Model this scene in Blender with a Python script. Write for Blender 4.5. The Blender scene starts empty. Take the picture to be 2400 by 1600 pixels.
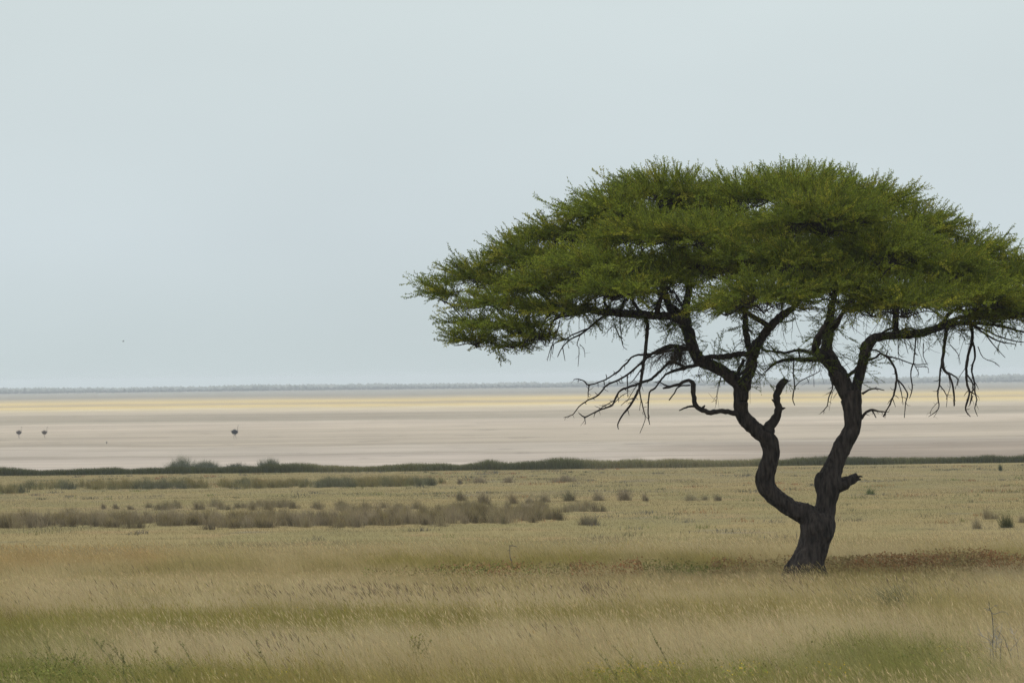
import bpy, bmesh, math, random
import numpy as np
from mathutils import Vector, Matrix, noise as mnoise

random.seed(7)
rng = np.random.default_rng(11)
S = bpy.context.scene
COL = S.collection

# ------------------------------------------------------------------ camera frame
FPX = 11200.0            # focal length in pixels of a 2400 px wide frame
HOR, SLOPE = 887.0, 0.0115
CAMZ = 3.49
pitch = math.atan((HOR - 800.0) / FPX)
F = np.array([0, math.cos(pitch), math.sin(pitch)])
UPV = np.array([0, -math.sin(pitch), math.cos(pitch)])
XV = np.array([1.0, 0, 0])
ca, sa = math.cos(SLOPE), math.sin(SLOPE)
R = ca * XV - sa * UPV
U = sa * XV + ca * UPV
C0 = np.array([0, 0, CAMZ])
PAN = -6.8


def P(px, row, y):
    """point at distance y along the view axis of the ground, seen at that place of the photograph"""
    d = F + (px - 1200.0) / FPX * R + (800.0 - row) / FPX * U
    return C0 + d * (y / d[1])


_ty = np.array([-300, 88, 120, 160, 230, 400, 420, 560, 600.])
_tz = np.array([0, 0, -.34, -.92, -1.95, -4.15, -4.4, -7.3, -7.6])


def T(y):
    return np.interp(y, _ty, _tz)


def G(px, row):
    lo, hi = 30.0, 6500.0
    for _ in range(50):
        m = .5 * (lo + hi)
        p = P(px, row, m)
        if p[2] > max(T(m), PAN):
            lo = m
        else:
            hi = m
    p = P(px, row, lo)
    return np.array([p[0], p[1], max(T(lo), PAN)])


# ------------------------------------------------------------------ helpers
def tag(o, label=None, cat=None, group=None, kind=None):
    if label: o['label'] = label
    if cat: o['category'] = cat
    if group: o['group'] = group
    if kind: o['kind'] = kind
    return o


def empty(name, loc):
    o = bpy.data.objects.new(name, None)
    o.empty_display_size = .2
    o.location = loc
    COL.objects.link(o)
    return o


def link(name, me, mat, parent=None, loc=None):
    o = bpy.data.objects.new(name, me)
    if mat is not None and not me.materials:
        me.materials.append(mat)
    COL.objects.link(o)
    if loc is not None:
        o.location = loc
    if parent is not None:
        o.parent = parent
    return o


def arr_mesh(name, V, faces, col=None, smooth=False):
    """V (n,3), faces (m,k) all of one size k"""
    me = bpy.data.meshes.new(name)
    V = np.ascontiguousarray(V, dtype=np.float32)
    faces = np.ascontiguousarray(faces, dtype=np.int32)
    m, k = faces.shape
    me.vertices.add(len(V)); me.vertices.foreach_set('co', V.ravel())
    me.loops.add(m * k); me.loops.foreach_set('vertex_index', faces.ravel())
    me.polygons.add(m); me.polygons.foreach_set('loop_start', np.arange(0, m * k, k, dtype=np.int32))
    if smooth:
        me.polygons.foreach_set('use_smooth', np.ones(m, dtype=bool))
    me.update(calc_edges=True)
    if col is not None:
        a = me.attributes.new('col', 'FLOAT_COLOR', 'POINT')
        c = np.ones((len(V), 4), dtype=np.float32); c[:, :3] = col
        a.data.foreach_set('color', c.ravel())
    return me


class Tubes:
    """collects tapering tubes (quads only)"""
    def __init__(self):
        self.v, self.f, self.n = [], [], 0

    def add(self, pts, rad, sides=8, step=None, wob=0.0, cap=True):
        pts = np.asarray(pts, float); rad = np.asarray(rad, float)
        if len(pts) > 2 and step:
            pts, rad = resample(pts, rad, step)
        n = len(pts)
        tan = np.gradient(pts, axis=0)
        tan /= np.maximum(np.linalg.norm(tan, axis=1, keepdims=True), 1e-9)
        nrm = np.array([0.31, -.9, .27])
        nrm = nrm - tan[0] * nrm.dot(tan[0]); nrm /= np.linalg.norm(nrm)
        ang = np.arange(sides) / sides * 2 * math.pi
        rings = []
        for i in range(n):
            nrm = nrm - tan[i] * nrm.dot(tan[i])
            l = np.linalg.norm(nrm)
            nrm = nrm / l if l > 1e-6 else np.array([1., 0, 0])
            b = np.cross(tan[i], nrm)
            r = rad[i] * (1 + (wob * (rng.random(sides) - .5) if wob else 0))
            rings.append(pts[i] + (np.cos(ang)[:, None] * nrm + np.sin(ang)[:, None] * b) * (r[:, None] if wob else r))
        V = np.concatenate(rings)
        a = (np.arange(n - 1)[:, None] * sides + np.arange(sides)[None, :]).ravel()
        bq = (np.arange(n - 1)[:, None] * sides + (np.arange(sides)[None, :] + 1) % sides).ravel()
        fq = np.stack([a, bq, bq + sides, a + sides], 1)
        self.v.append(V); self.f.append(fq + self.n); self.n += len(V)
        if cap and sides % 2 == 0:
            for base in (0, (n - 1) * sides):
                q = []
                for k in range(sides // 2 - 1):
                    q.append([base + k, base + k + 1, base + sides - 2 - k, base + sides - 1 - k])
                q = np.array(q)
                if base: q = q[:, ::-1]
                self.f.append(q + self.n - len(V))
        return pts, rad

    def mesh(self, name, smooth=True):
        return arr_mesh(name, np.concatenate(self.v), np.concatenate(self.f), smooth=smooth)


def resample(pts, rad, step):
    """catmull-rom through pts"""
    out, ro = [], []
    n = len(pts)
    for i in range(n - 1):
        p0, p1, p2, p3 = pts[max(i - 1, 0)], pts[i], pts[i + 1], pts[min(i + 2, n - 1)]
        k = max(2, int(np.linalg.norm(p2 - p1) / step) + 1)
        for t in np.arange(k) / k:
            out.append(.5 * ((2 * p1) + (-p0 + p2) * t + (2 * p0 - 5 * p1 + 4 * p2 - p3) * t * t + (-p0 + 3 * p1 - 3 * p2 + p3) * t ** 3))
            ro.append(rad[i] * (1 - t) + rad[i + 1] * t)
    out.append(pts[-1]); ro.append(rad[-1])
    return np.array(out), np.array(ro)


def vnoise(x, y, seed=0):
    """smooth value noise in 0..1, numpy"""
    xi, yi = np.floor(x).astype(np.int64), np.floor(y).astype(np.int64)
    fx, fy = x - xi, y - yi
    fx = fx * fx * (3 - 2 * fx); fy = fy * fy * (3 - 2 * fy)

    def h(a, b):
        n = (a * 374761393 + b * 668265263 + seed * 974711) & 0x7fffffff
        n = ((n ^ (n >> 13)) * 1274126177) & 0x7fffffff
        n = n ^ (n >> 16)
        return (n & 0xffff) / 65535.0
    return (h(xi, yi) * (1 - fx) + h(xi + 1, yi) * fx) * (1 - fy) + (h(xi, yi + 1) * (1 - fx) + h(xi + 1, yi + 1) * fx) * fy


def fbm(x, y, seed=0):
    return (vnoise(x, y, seed) + .5 * vnoise(x * 2.03, y * 2.03, seed + 1) + .25 * vnoise(x * 4.1, y * 4.1, seed + 2)) / 1.75


def blade_arrays(Pb, h, w, lean, col, tipcol=None, straight=0.5):
    """grass blades of five vertices / three triangles"""
    n = len(Pb)
    yaw = rng.random(n) * math.pi
    wd = np.stack([np.cos(yaw), np.sin(yaw), np.zeros(n)], 1) * (w * .5)[:, None]
    L = np.zeros((n, 3)); L[:, :2] = lean * h[:, None]
    up = np.zeros((n, 3)); up[:, 2] = h
    mid = Pb + up * .55 + L * (.55 * straight + .3 * (1 - straight))
    tip = Pb + up + L
    tip[:, 2] -= np.linalg.norm(L, axis=1) * .15
    V = np.stack([Pb - wd, Pb + wd, mid - wd * .75, mid + wd * .75, tip], 1).reshape(-1, 3)
    b = np.arange(n)[:, None] * 5
    Fc = np.concatenate([b + [0, 1, 3], b + [0, 3, 2], b + [2, 3, 4]], 1).reshape(-1, 3)
    tc = col if tipcol is None else tipcol
    Cc = np.stack([col, col, col, col, tc], 1).reshape(-1, 3)
    return V, Fc, Cc


class Soup:
    def __init__(self):
        self.V, self.F, self.C, self.n = [], [], [], 0

    def add(self, V, Fc, Cc):
        self.V.append(V); self.F.append(Fc + self.n); self.C.append(Cc); self.n += len(V)

    def mesh(self, name):
        return arr_mesh(name, np.concatenate(self.V), np.concatenate(self.F), np.concatenate(self.C))


# ------------------------------------------------------------------ materials
def new_mat(name):
    m = bpy.data.materials.new(name)
    m.use_nodes = True
    nt = m.node_tree
    for n in list(nt.nodes): nt.nodes.remove(n)
    out = nt.nodes.new('ShaderNodeOutputMaterial')
    return m, nt, out


def leaf_mat(name, transl=.35, gain=(1, 1, 1)):
    m, nt, out = new_mat(name)
    N, Lk = nt.nodes, nt.links
    at = N.new('ShaderNodeAttribute'); at.attribute_name = 'col'
    df = N.new('ShaderNodeBsdfDiffuse'); tr = N.new('ShaderNodeBsdfTranslucent')
    mx = N.new('ShaderNodeMixShader'); mx.inputs[0].default_value = transl
    Lk.new(at.outputs['Color'], df.inputs['Color'])
    Lk.new(at.outputs['Color'], tr.inputs['Color'])
    Lk.new(df.outputs[0], mx.inputs[1]); Lk.new(tr.outputs[0], mx.inputs[2])
    Lk.new(mx.outputs[0], out.inputs[0])
    return m


def plain_mat(name, c1, c2, scale=8.0, rough=.85, bump=.0, stretch=(1, 1, 1), detail=4, dist=.02):
    m, nt, out = new_mat(name)
    N, Lk = nt.nodes, nt.links
    b = N.new('ShaderNodeBsdfPrincipled'); b.inputs['Roughness'].default_value = rough
    b.inputs['Specular IOR Level'].default_value = .15
    tc = N.new('ShaderNodeTexCoord'); mp = N.new('ShaderNodeMapping'); mp.inputs['Scale'].default_value = stretch
    nz = N.new('ShaderNodeTexNoise'); nz.inputs['Scale'].default_value = scale; nz.inputs['Detail'].default_value = detail
    rp = N.new('ShaderNodeValToRGB')
    rp.color_ramp.elements[0].position = .35; rp.color_ramp.elements[0].color = (*c1, 1)
    rp.color_ramp.elements[1].position = .65; rp.color_ramp.elements[1].color = (*c2, 1)
    Lk.new(tc.outputs['Object'], mp.inputs[0]); Lk.new(mp.outputs[0], nz.inputs['Vector'])
    Lk.new(nz.outputs[0], rp.inputs[0]); Lk.new(rp.outputs[0], b.inputs['Base Color'])
    if bump:
        bp = N.new('ShaderNodeBump'); bp.inputs['Strength'].default_value = bump; bp.inputs['Distance'].default_value = dist
        Lk.new(nz.outputs[0], bp.inputs['Height']); Lk.new(bp.outputs[0], b.inputs['Normal'])
    Lk.new(b.outputs[0], out.inputs[0])
    return m


M_grass = leaf_mat('grass_blades', .35)
M_leaf = leaf_mat('acacia_leaves', .45)
M_bark = plain_mat('acacia_bark', (.0105, .0085, .0078), (.044, .036, .032), 12, .9, 1.0, (1.8, 1.8, .4), 9, .07)
M_dead = plain_mat('dead_wood', (.016, .0135, .0125), (.034, .028, .025), 14, .9, .3, (1, 1, .4))
M_twig = plain_mat('twig_bark', (.016, .013, .012), (.032, .026, .022), 20, .9)
M_greywood = plain_mat('weathered_wood', (.06, .052, .042), (.13, .115, .1), 20, .9)

# ------------------------------------------------------------------ world, sun
W = bpy.data.worlds.new('World'); S.world = W
W.use_nodes = True
nt = W.node_tree; N, Lk = nt.nodes, nt.links
for n in list(N): N.remove(n)
SUN_EL, SUN_AZ = math.radians(60), math.radians(-128)       # azimuth from +Y (behind the tree) towards -X
out = N.new('ShaderNodeOutputWorld')
sky = N.new('ShaderNodeTexSky'); sky.sky_type = 'NISHITA'; sky.sun_disc = False
sky.sun_elevation = SUN_EL; sky.sun_rotation = SUN_AZ; sky.dust_density = 3.0; sky.air_density = 1.0
bg1 = N.new('ShaderNodeBackground'); bg1.inputs[1].default_value = .06
Lk.new(sky.outputs[0], bg1.inputs[0])
# the overcast: a cloud sheet that brightens towards the zenith, with soft variation
tc = N.new('ShaderNodeTexCoord'); sep = N.new('ShaderNodeSeparateXYZ')
Lk.new(tc.outputs['Generated'], sep.inputs[0])
mr = N.new('ShaderNodeMapRange'); mr.inputs[1].default_value = 0; mr.inputs[2].default_value = 1
mr.inputs[3].default_value = 0; mr.inputs[4].default_value = 1
Lk.new(sep.outputs[2], mr.inputs[0])
rp = N.new('ShaderNodeValToRGB')
E = rp.color_ramp.elements
K = .40
E[0].position = 0.0; E[0].color = (.592 * K, .678 * K, .688 * K, 1)
E[1].position = 1.0; E[1].color = (2.00 * K, 2.08 * K, 2.12 * K, 1)
for p_, c_ in ((.03, (.660, .748, .782)), (.085, (.700, .785, .796)), (.16, (.82, .90, .91)), (.35, (1.25, 1.33, 1.35))):
    e = E.new(p_); e.color = (c_[0] * K, c_[1] * K, c_[2] * K, 1)
Lk.new(mr.outputs[0], rp.inputs[0])
mp = N.new('ShaderNodeMapping'); mp.inputs['Scale'].default_value = (1.0, 1.0, 2.2)
nz = N.new('ShaderNodeTexNoise'); nz.inputs['Scale'].default_value = 7.0; nz.inputs['Detail'].default_value = 3.0
Lk.new(tc.outputs['Generated'], mp.inputs[0]); Lk.new(mp.outputs[0], nz.inputs['Vector'])
mr2 = N.new('ShaderNodeMapRange'); mr2.inputs[3].default_value = .91; mr2.inputs[4].default_value = 1.09
Lk.new(nz.outputs[0], mr2.inputs[0])
mul = N.new('ShaderNodeVectorMath'); mul.operation = 'SCALE'
Lk.new(rp.outputs[0], mul.inputs[0]); Lk.new(mr2.outputs[0], mul.inputs['Scale'])
bg2 = N.new('ShaderNodeBackground'); bg2.inputs[1].default_value = 1 / K
Lk.new(mul.outputs[0], bg2.inputs[0])
mxs = N.new('ShaderNodeMixShader'); mxs.inputs[0].default_value = .9
Lk.new(bg1.outputs[0], mxs.inputs[1]); Lk.new(bg2.outputs[0], mxs.inputs[2])
Lk.new(mxs.outputs[0], out.inputs[0])

sl = bpy.data.lights.new('sun', 'SUN'); sl.energy = 2.7; sl.angle = math.radians(13); sl.color = (1, .96, .9)
so = bpy.data.objects.new('sun', sl); COL.objects.link(so)
sd = Vector((math.sin(SUN_AZ) * math.cos(SUN_EL), math.cos(SUN_AZ) * math.cos(SUN_EL), math.sin(SUN_EL)))
so.rotation_euler = (-sd).to_track_quat('-Z', 'Y').to_euler()
so.location = sd * 50

# ------------------------------------------------------------------ camera
cam = bpy.data.cameras.new('camera'); co = bpy.data.objects.new('camera', cam); COL.objects.link(co)
cam.sensor_width = 36; cam.lens = 36 * FPX / 2400; cam.clip_start = .5; cam.clip_end = 20000
co.matrix_world = Matrix(((R[0], U[0], -F[0], C0[0]), (R[1], U[1], -F[1], C0[1]), (R[2], U[2], -F[2], C0[2]), (0, 0, 0, 1)))
cam.dof.use_dof = True; cam.dof.focus_distance = 80; cam.dof.aperture_fstop = 8
S.camera = co

# ------------------------------------------------------------------ ground sheet
def grid_mesh(name, xs, ys, zf):
    X, Y = np.meshgrid(xs, ys)
    Z = zf(X, Y)
    V = np.stack([X, Y, Z], 2).reshape(-1, 3)
    nx, ny = len(xs), len(ys)
    a = (np.arange(ny - 1)[:, None] * nx + np.arange(nx - 1)[None, :]).ravel()
    return arr_mesh(name, V, np.stack([a, a + 1, a + nx + 1, a + nx], 1), smooth=True)


gx = np.unique(np.concatenate([np.linspace(-70, 70, 141), np.linspace(-400, 400, 41), [-430, 430]]))
gy = np.unique(np.concatenate([np.linspace(-300, 40, 18), np.arange(40, 130, 1.0), np.arange(130, 420, 3.0), np.linspace(420, 600, 20)]))


def gzf(X, Y):
    Z = T(Y) + .05 * (fbm(X * .35, Y * .35, 5) - .5)
    Z = np.where(np.abs(X) > 401, -7.6, Z)
    return np.where(Y < -299, -7.6, Z)


def ground_material():
    m, nt, out = new_mat('grassland_soil')
    N, Lk = nt.nodes, nt.links
    b = N.new('ShaderNodeBsdfDiffuse')
    geo = N.new('ShaderNodeNewGeometry')

    def nz(scale, sx, sy, det, p0, p1):
        mp = N.new('ShaderNodeMapping'); mp.inputs['Scale'].default_value = (sx, sy, 1)
        t = N.new('ShaderNodeTexNoise'); t.inputs['Scale'].default_value = scale; t.inputs['Detail'].default_value = det
        t.inputs['Roughness'].default_value = .62
        r = N.new('ShaderNodeMapRange'); r.interpolation_type = 'SMOOTHSTEP'
        r.inputs[1].default_value = p0; r.inputs[2].default_value = p1
        Lk.new(geo.outputs['Position'], mp.inputs[0]); Lk.new(mp.outputs[0], t.inputs['Vector']); Lk.new(t.outputs[0], r.inputs[0])
        return r.outputs[0]

    def mix(fac, a, bcol):
        x = N.new('ShaderNodeMix'); x.data_type = 'RGBA'
        Lk.new(fac, x.inputs[0])
        for i, c in ((6, a), (7, bcol)):
            if isinstance(c, tuple): x.inputs[i].default_value = (*c, 1)
            else: Lk.new(c, x.inputs[i])
        return x.outputs[2]
    c = mix(nz(.12, 1, .5, 4, .38, .62), (.165, .132, .066), (.140, .121, .060))
    c = mix(nz(.4, 1, .35, 5, .52, .72), c, (.18, .133, .07))
    c = mix(nz(.22, .8, .45, 5, .60, .72), c, (.115, .105, .080))
    c = mix(nz(1.1, 1, .4, 4, .62, .74), c, (.075, .066, .042))
    Lk.new(c, b.inputs[0])
    Lk.new(b.outputs[0], out.inputs[0])
    return m


g = link('grassland_ground', grid_mesh('grassland_ground', gx, gy, gzf), ground_material())
tag(g, 'dry grassland plain sloping gently down to the pan', 'ground', kind='structure')


def pan_material():
    m, nt, out = new_mat('salt_clay')
    N, Lk = nt.nodes, nt.links
    b = N.new('ShaderNodeBsdfDiffuse')
    geo = N.new('ShaderNodeNewGeometry'); sep = N.new('ShaderNodeSeparateXYZ')
    Lk.new(geo.outputs['Position'], sep.inputs[0])

    def mth(op, a, bb, cc=None):
        x = N.new('ShaderNodeMath'); x.operation = op
        for i, v in enumerate((a, bb, cc)):
            if v is None: continue
            if isinstance(v, (int, float)): x.inputs[i].default_value = v
            else: Lk.new(v, x.inputs[i])
        return x.outputs[0]

    def nz(sx, sy, det, seed):
        mp = N.new('ShaderNodeMapping'); mp.inputs['Scale'].default_value = (sx, sy, 1); mp.inputs['Location'].default_value = (seed, seed * 2, 0)
        t = N.new('ShaderNodeTexNoise'); t.inputs['Scale'].default_value = 1; t.inputs['Detail'].default_value = det
        t.inputs['Roughness'].default_value = .6
        Lk.new(geo.outputs['Position'], mp.inputs[0]); Lk.new(mp.outputs[0], t.inputs['Vector'])
        return t.outputs[0]
    o = mth('DIVIDE', 113008.0, sep.outputs[1])                     # base colour bands by distance
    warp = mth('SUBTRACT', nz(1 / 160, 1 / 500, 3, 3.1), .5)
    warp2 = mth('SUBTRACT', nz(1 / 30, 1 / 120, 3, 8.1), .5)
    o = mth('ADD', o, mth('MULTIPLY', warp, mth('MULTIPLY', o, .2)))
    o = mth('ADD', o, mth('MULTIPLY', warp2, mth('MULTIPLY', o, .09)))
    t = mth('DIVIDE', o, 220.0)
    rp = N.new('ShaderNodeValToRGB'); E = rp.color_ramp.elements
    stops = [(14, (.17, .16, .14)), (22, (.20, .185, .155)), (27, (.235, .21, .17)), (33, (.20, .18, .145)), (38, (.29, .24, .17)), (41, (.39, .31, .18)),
             (46, (.50, .375, .165)), (52, (.32, .26, .175)), (56, (.495, .375, .17)), (63, (.44, .37, .26)), (70, (.37, .315, .25)),  # brighter yellow band across the far pan, set in the base colour
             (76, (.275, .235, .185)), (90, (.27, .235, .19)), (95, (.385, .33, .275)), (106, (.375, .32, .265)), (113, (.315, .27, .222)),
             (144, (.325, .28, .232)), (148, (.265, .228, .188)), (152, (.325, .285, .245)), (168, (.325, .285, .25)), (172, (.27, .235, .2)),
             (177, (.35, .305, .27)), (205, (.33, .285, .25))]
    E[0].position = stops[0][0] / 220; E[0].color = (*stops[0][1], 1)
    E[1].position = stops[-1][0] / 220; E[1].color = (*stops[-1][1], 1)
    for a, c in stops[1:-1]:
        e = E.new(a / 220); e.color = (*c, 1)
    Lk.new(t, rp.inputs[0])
    # fine streaks of damp and crusted clay
    st = nz(1 / 26, 1 / 7, 5, 1.7)
    mr = N.new('ShaderNodeMapRange'); mr.inputs[1].default_value = .3; mr.inputs[2].default_value = .7
    mr.inputs[3].default_value = .78; mr.inputs[4].default_value = 1.2
    Lk.new(st, mr.inputs[0])
    st2 = nz(1 / 9, 1 / 22, 4, 5.3)
    mr2 = N.new('ShaderNodeMapRange'); mr2.interpolation_type = 'SMOOTHSTEP'; mr2.inputs[1].default_value = .60; mr2.inputs[2].default_value = .70
    mr2.inputs[3].default_value = 1.03; mr2.inputs[4].default_value = .78
    Lk.new(st2, mr2.inputs[0])
    st3 = nz(1 / 110, 1 / 55, 4, 12.3)
    mr3 = N.new('ShaderNodeMapRange'); mr3.inputs[1].default_value = .35; mr3.inputs[2].default_value = .65
    mr3.inputs[3].default_value = .86; mr3.inputs[4].default_value = 1.12
    Lk.new(st3, mr3.inputs[0])
    # brown silt towards the east shore
    br = N.new('ShaderNodeMapRange'); br.interpolation_type = 'SMOOTHSTEP'
    br.inputs[1].default_value = 10; br.inputs[2].default_value = 40; br.inputs[3].default_value = 0; br.inputs[4].default_value = 1
    Lk.new(mth('ADD', sep.outputs[0], mth('MULTIPLY', warp2, 40.0)), br.inputs[0])
    br2 = N.new('ShaderNodeMapRange'); br2.interpolation_type = 'SMOOTHSTEP'
    br2.inputs[1].default_value = 690; br2.inputs[2].default_value = 780; br2.inputs[3].default_value = 1; br2.inputs[4].default_value = 0
    Lk.new(mth('ADD', sep.outputs[1], mth('MULTIPLY', warp2, 60.0)), br2.inputs[0])
    bx = N.new('ShaderNodeMix'); bx.data_type = 'RGBA'; bx.inputs[7].default_value = (.215, .178, .148, 1)
    Lk.new(mth('MULTIPLY', mth('MULTIPLY', br.outputs[0], br2.outputs[0]), .85), bx.inputs[0]); Lk.new(rp.outputs[0], bx.inputs[6])
    wv = N.new('ShaderNodeVectorMath'); wv.operation = 'MULTIPLY'; wv.inputs[1].default_value = (.985, .985, .935)
    Lk.new(bx.outputs[2], wv.inputs[0])
    sc = N.new('ShaderNodeVectorMath'); sc.operation = 'SCALE'
    Lk.new(wv.outputs[0], sc.inputs[0]); Lk.new(mth('MULTIPLY', mth('MULTIPLY', mr.outputs[0], mr2.outputs[0]), mth('MULTIPLY', mr3.outputs[0], .70)), sc.inputs['Scale'])
    Lk.new(sc.outputs[0], b.inputs[0]); Lk.new(b.outputs[0], out.inputs[0])
    return m


px_ = np.unique(np.concatenate([np.linspace(-2500, 2500, 51), np.linspace(-300, 300, 31)]))
py_ = np.unique(np.concatenate([np.linspace(-310, 440, 9), np.linspace(440, 1200, 60), np.linspace(1200, 7000, 60)]))
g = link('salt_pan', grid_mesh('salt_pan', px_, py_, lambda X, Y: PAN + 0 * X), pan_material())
tag(g, 'flat pale salt pan reaching to the horizon with yellow far band', 'salt pan', kind='structure')

# ------------------------------------------------------------------ far trees, haze
bm = bmesh.new()
r2 = random.Random(5)
for i in range(3600):
    x = r2.uniform(-1500, 1500); y = 5250 + r2.uniform(-40, 160)
    env = .80 + .22 * mnoise.noise(Vector((x * .006, 3.3, 0))) + .12 * mnoise.noise(Vector((x * .03, 1.3, 0)))
    h = max(5.0, 7.6 * env * r2.uniform(.88, 1.04)) + max(0, x) * .0035
    wdt = r2.uniform(2.5, 6.5)
    ret = bmesh.ops.create_icosphere(bm, subdivisions=1, radius=1)
    for v in ret['verts']:
        v.co = Vector((x + v.co.x * wdt * r2.uniform(.8, 1.2), y + v.co.y * wdt, PAN + h * (.5 + .5 * v.co.z) * r2.uniform(.85, 1.1)))
me = bpy.data.meshes.new('treeline'); bm.to_mesh(me); bm.free()
o = link('treeline', me, plain_mat('far_scrub', (.09, .10, .09), (.13, .135, .115), .1))
tag(o, 'hazy blue grey tree line along the far horizon', 'tree line', kind='stuff')

hz, nt, out = new_mat('haze_air')
pv = nt.nodes.new('ShaderNodeVolumePrincipled')
pv.inputs['Density'].default_value = 1.3e-4
pv.inputs['Color'].default_value = (.74, .79, .83, 1)
nt.links.new(pv.outputs[0], out.inputs['Volume'])
bm = bmesh.new(); bmesh.ops.create_cube(bm, size=1)
for v in bm.verts:
    v.co = Vector((v.co.x * 5400, 3400 + v.co.y * 7500, (9.5 if v.co.z > 0 else -8.7)))
me = bpy.data.meshes.new('haze'); bm.to_mesh(me); bm.free()
o = link('haze', me, hz); tag(o, 'thin pale haze over the pan and plain', 'haze', kind='stuff')

# ------------------------------------------------------------------ grass patches
STRAW, PALE = np.array([.325, .264, .134]), np.array([.400, .332, .196])
OLIVE, GREEN = np.array([.212, .180, .056]), np.array([.165, .166, .046])
TAN, RUSSET = np.array([.320, .220, .095]), np.array([.150, .068, .030])
SEED = np.array([.155, .118, .074])


def patch(cx, row, hw, hh, colr, strength=1.0):
    row = row + (.40 * FPX / G(cx, row)[1] if row > 1345 else 0)
    c = G(cx, row); a = G(cx, row - hh); b = G(cx, row + hh)
    return (c[0], .5 * (a[1] + b[1]), hw * c[1] / FPX, .5 * abs(a[1] - b[1]), colr, strength)


PATCHES = [
    patch(620, 1432, 850, 33, OLIVE, 1), patch(1420, 1420, 520, 18, OLIVE, .9), patch(180, 1440, 320, 22, GREEN, .5), patch(700, 1428, 400, 14, GREEN, .3), patch(420, 1362, 160, 8, OLIVE, .7), patch(1800, 1418, 260, 14, OLIVE, .5),
    patch(110, 1565, 520, 62, GREEN, .95), patch(90, 1490, 300, 26, GREEN, .7), patch(560, 1575, 380, 44, OLIVE, .9), patch(500, 1590, 300, 30, GREEN, .5),
    patch(2050, 1498, 290, 26, GREEN, .8), patch(1960, 1555, 520, 40, GREEN, .75), patch(1450, 1585, 400, 40, GREEN, .95), patch(1100, 1580, 520, 46, OLIVE, .85),
    patch(1200, 1580, 700, 40, OLIVE, .6), patch(2250, 1545, 200, 30, GREEN, .5),
    patch(1150, 1336, 380, 12, OLIVE, .9), patch(1660, 1338, 170, 12, OLIVE, .7), patch(2250, 1400, 170, 14, OLIVE, .5),
    patch(100, 1330, 330, 22, TAN, .7), patch(900, 1480, 520, 16, PALE, .9), patch(1500, 1375, 700, 10, PALE, .9),
    patch(600, 1395, 500, 10, PALE, .9), patch(2000, 1365, 500, 12, PALE, .8), patch(2000, 1455, 420, 18, PALE, .7),
    patch(1500, 1470, 400, 20, PALE, .5), patch(1900, 1305, 600, 14, PALE, .5),
]


def zone_colour(x, y):
    n = len(x)
    c = np.tile(STRAW, (n, 1))
    w1 = np.clip((fbm(x * .22, y * .12, 21) - .42) * 5, 0, 1)[:, None]
    c = c * (1 - w1 * .7) + PALE * w1 * .7
    w2 = np.clip((fbm(x * .35, y * .16, 31) - .52) * 6, 0, 1)[:, None]
    c = c * (1 - w2 * .55) + OLIVE * w2 * .55
    edge = (fbm(x * .9, y * .35, 41) - .5) * 1.3
    green = np.zeros(n)
    for (px, py, rx, ry, colr, s) in PATCHES:
        d = np.sqrt(((x - px) / rx) ** 2 + ((y - py) / ry) ** 2) + edge
        w = (np.clip((1.15 - d) / .45, 0, 1) * s)
        c = c * (1 - w[:, None]) + colr * w[:, None]
        if colr is GREEN or colr is OLIVE: green = np.maximum(green, w)
        if colr is PALE: green = green * (1 - w)
    return c, green


def scatter(y0, y1, dens, pw=0.0, side=.150, pad=5.0):
    """points on the plain between two distances; density falls with distance to the power pw"""
    area = side * (y1 ** 2 - y0 ** 2) + 2 * pad * (y1 - y0)
    n = int(area * dens)
    y = np.sqrt(rng.random(n) * (y1 ** 2 - y0 ** 2) + y0 ** 2)
    keep = rng.random(n) < (y0 / y) ** pw
    y = y[keep]
    x = (rng.random(len(y)) * 2 - 1) * (side * y + pad)
    z = T(y) + .05 * (fbm(x * .35, y * .35, 5) - .5)
    return np.stack([x, y, z], 1)


def vary(c, amt=.18):
    return np.clip(c * (1 + (rng.random((len(c), 1)) - .5) * 2 * amt + (rng.random((len(c), 3)) - .5) * amt * .5), .005, .9)


grass = Soup()
pts = scatter(44, 95, 360)
zc, gr = zone_colour(pts[:, 0], pts[:, 1])
n = len(pts)
tuft = fbm(pts[:, 0] * 2.4, pts[:, 1] * 1.6, 53)
hv = (.75 + .5 * fbm(pts[:, 0] * .6, pts[:, 1] * .4, 51)) * (.62 + .76 * tuft)
zc = zc * (.68 + .64 * fbm(pts[:, 0] * 3.1, pts[:, 1] * 1.9, 57))[:, None]
near_t = np.interp(pts[:, 1], [66, 74, 79.6, 80.5, 84, 86], [1, .75, .62, .45, .45, .75])
h = (.30 + .22 * rng.random(n)) * hv * near_t * (1 - .15 * gr)
lean = np.stack([-.42 + .30 * rng.standard_normal(n), .22 * rng.standard_normal(n)], 1)
lean[:, 0] += .12 * (fbm(pts[:, 0] * .5, pts[:, 1] * .5, 61) - .5)
w = .0024 + .003 * rng.random(n) + .0025 * gr
old = rng.random(n) < .05
zc[old] = zc[old] * .45
grass.add(*blade_arrays(pts, h, w, lean, vary(zc)))
# flowering stems: fine pale heads, and the dark seeding clumps
pts2 = scatter(44, 95, 60)
zc2, gr2 = zone_colour(pts2[:, 0], pts2[:, 1])
n = len(pts2)
h2 = (.42 + .22 * rng.random(n)) * (.8 + .4 * fbm(pts2[:, 0] * .6, pts2[:, 1] * .4, 51)) * np.interp(pts2[:, 1], [66, 74, 79.6, 80.5, 84, 86], [1, .75, .6, .35, .35, .75]) * (1 - .25 * gr2)
lean2 = np.stack([-.45 + .25 * rng.standard_normal(n), .2 * rng.standard_normal(n)], 1)
grass.add(*blade_arrays(pts2, h2, np.full(n, .0025), lean2, vary(zc2)))


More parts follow.
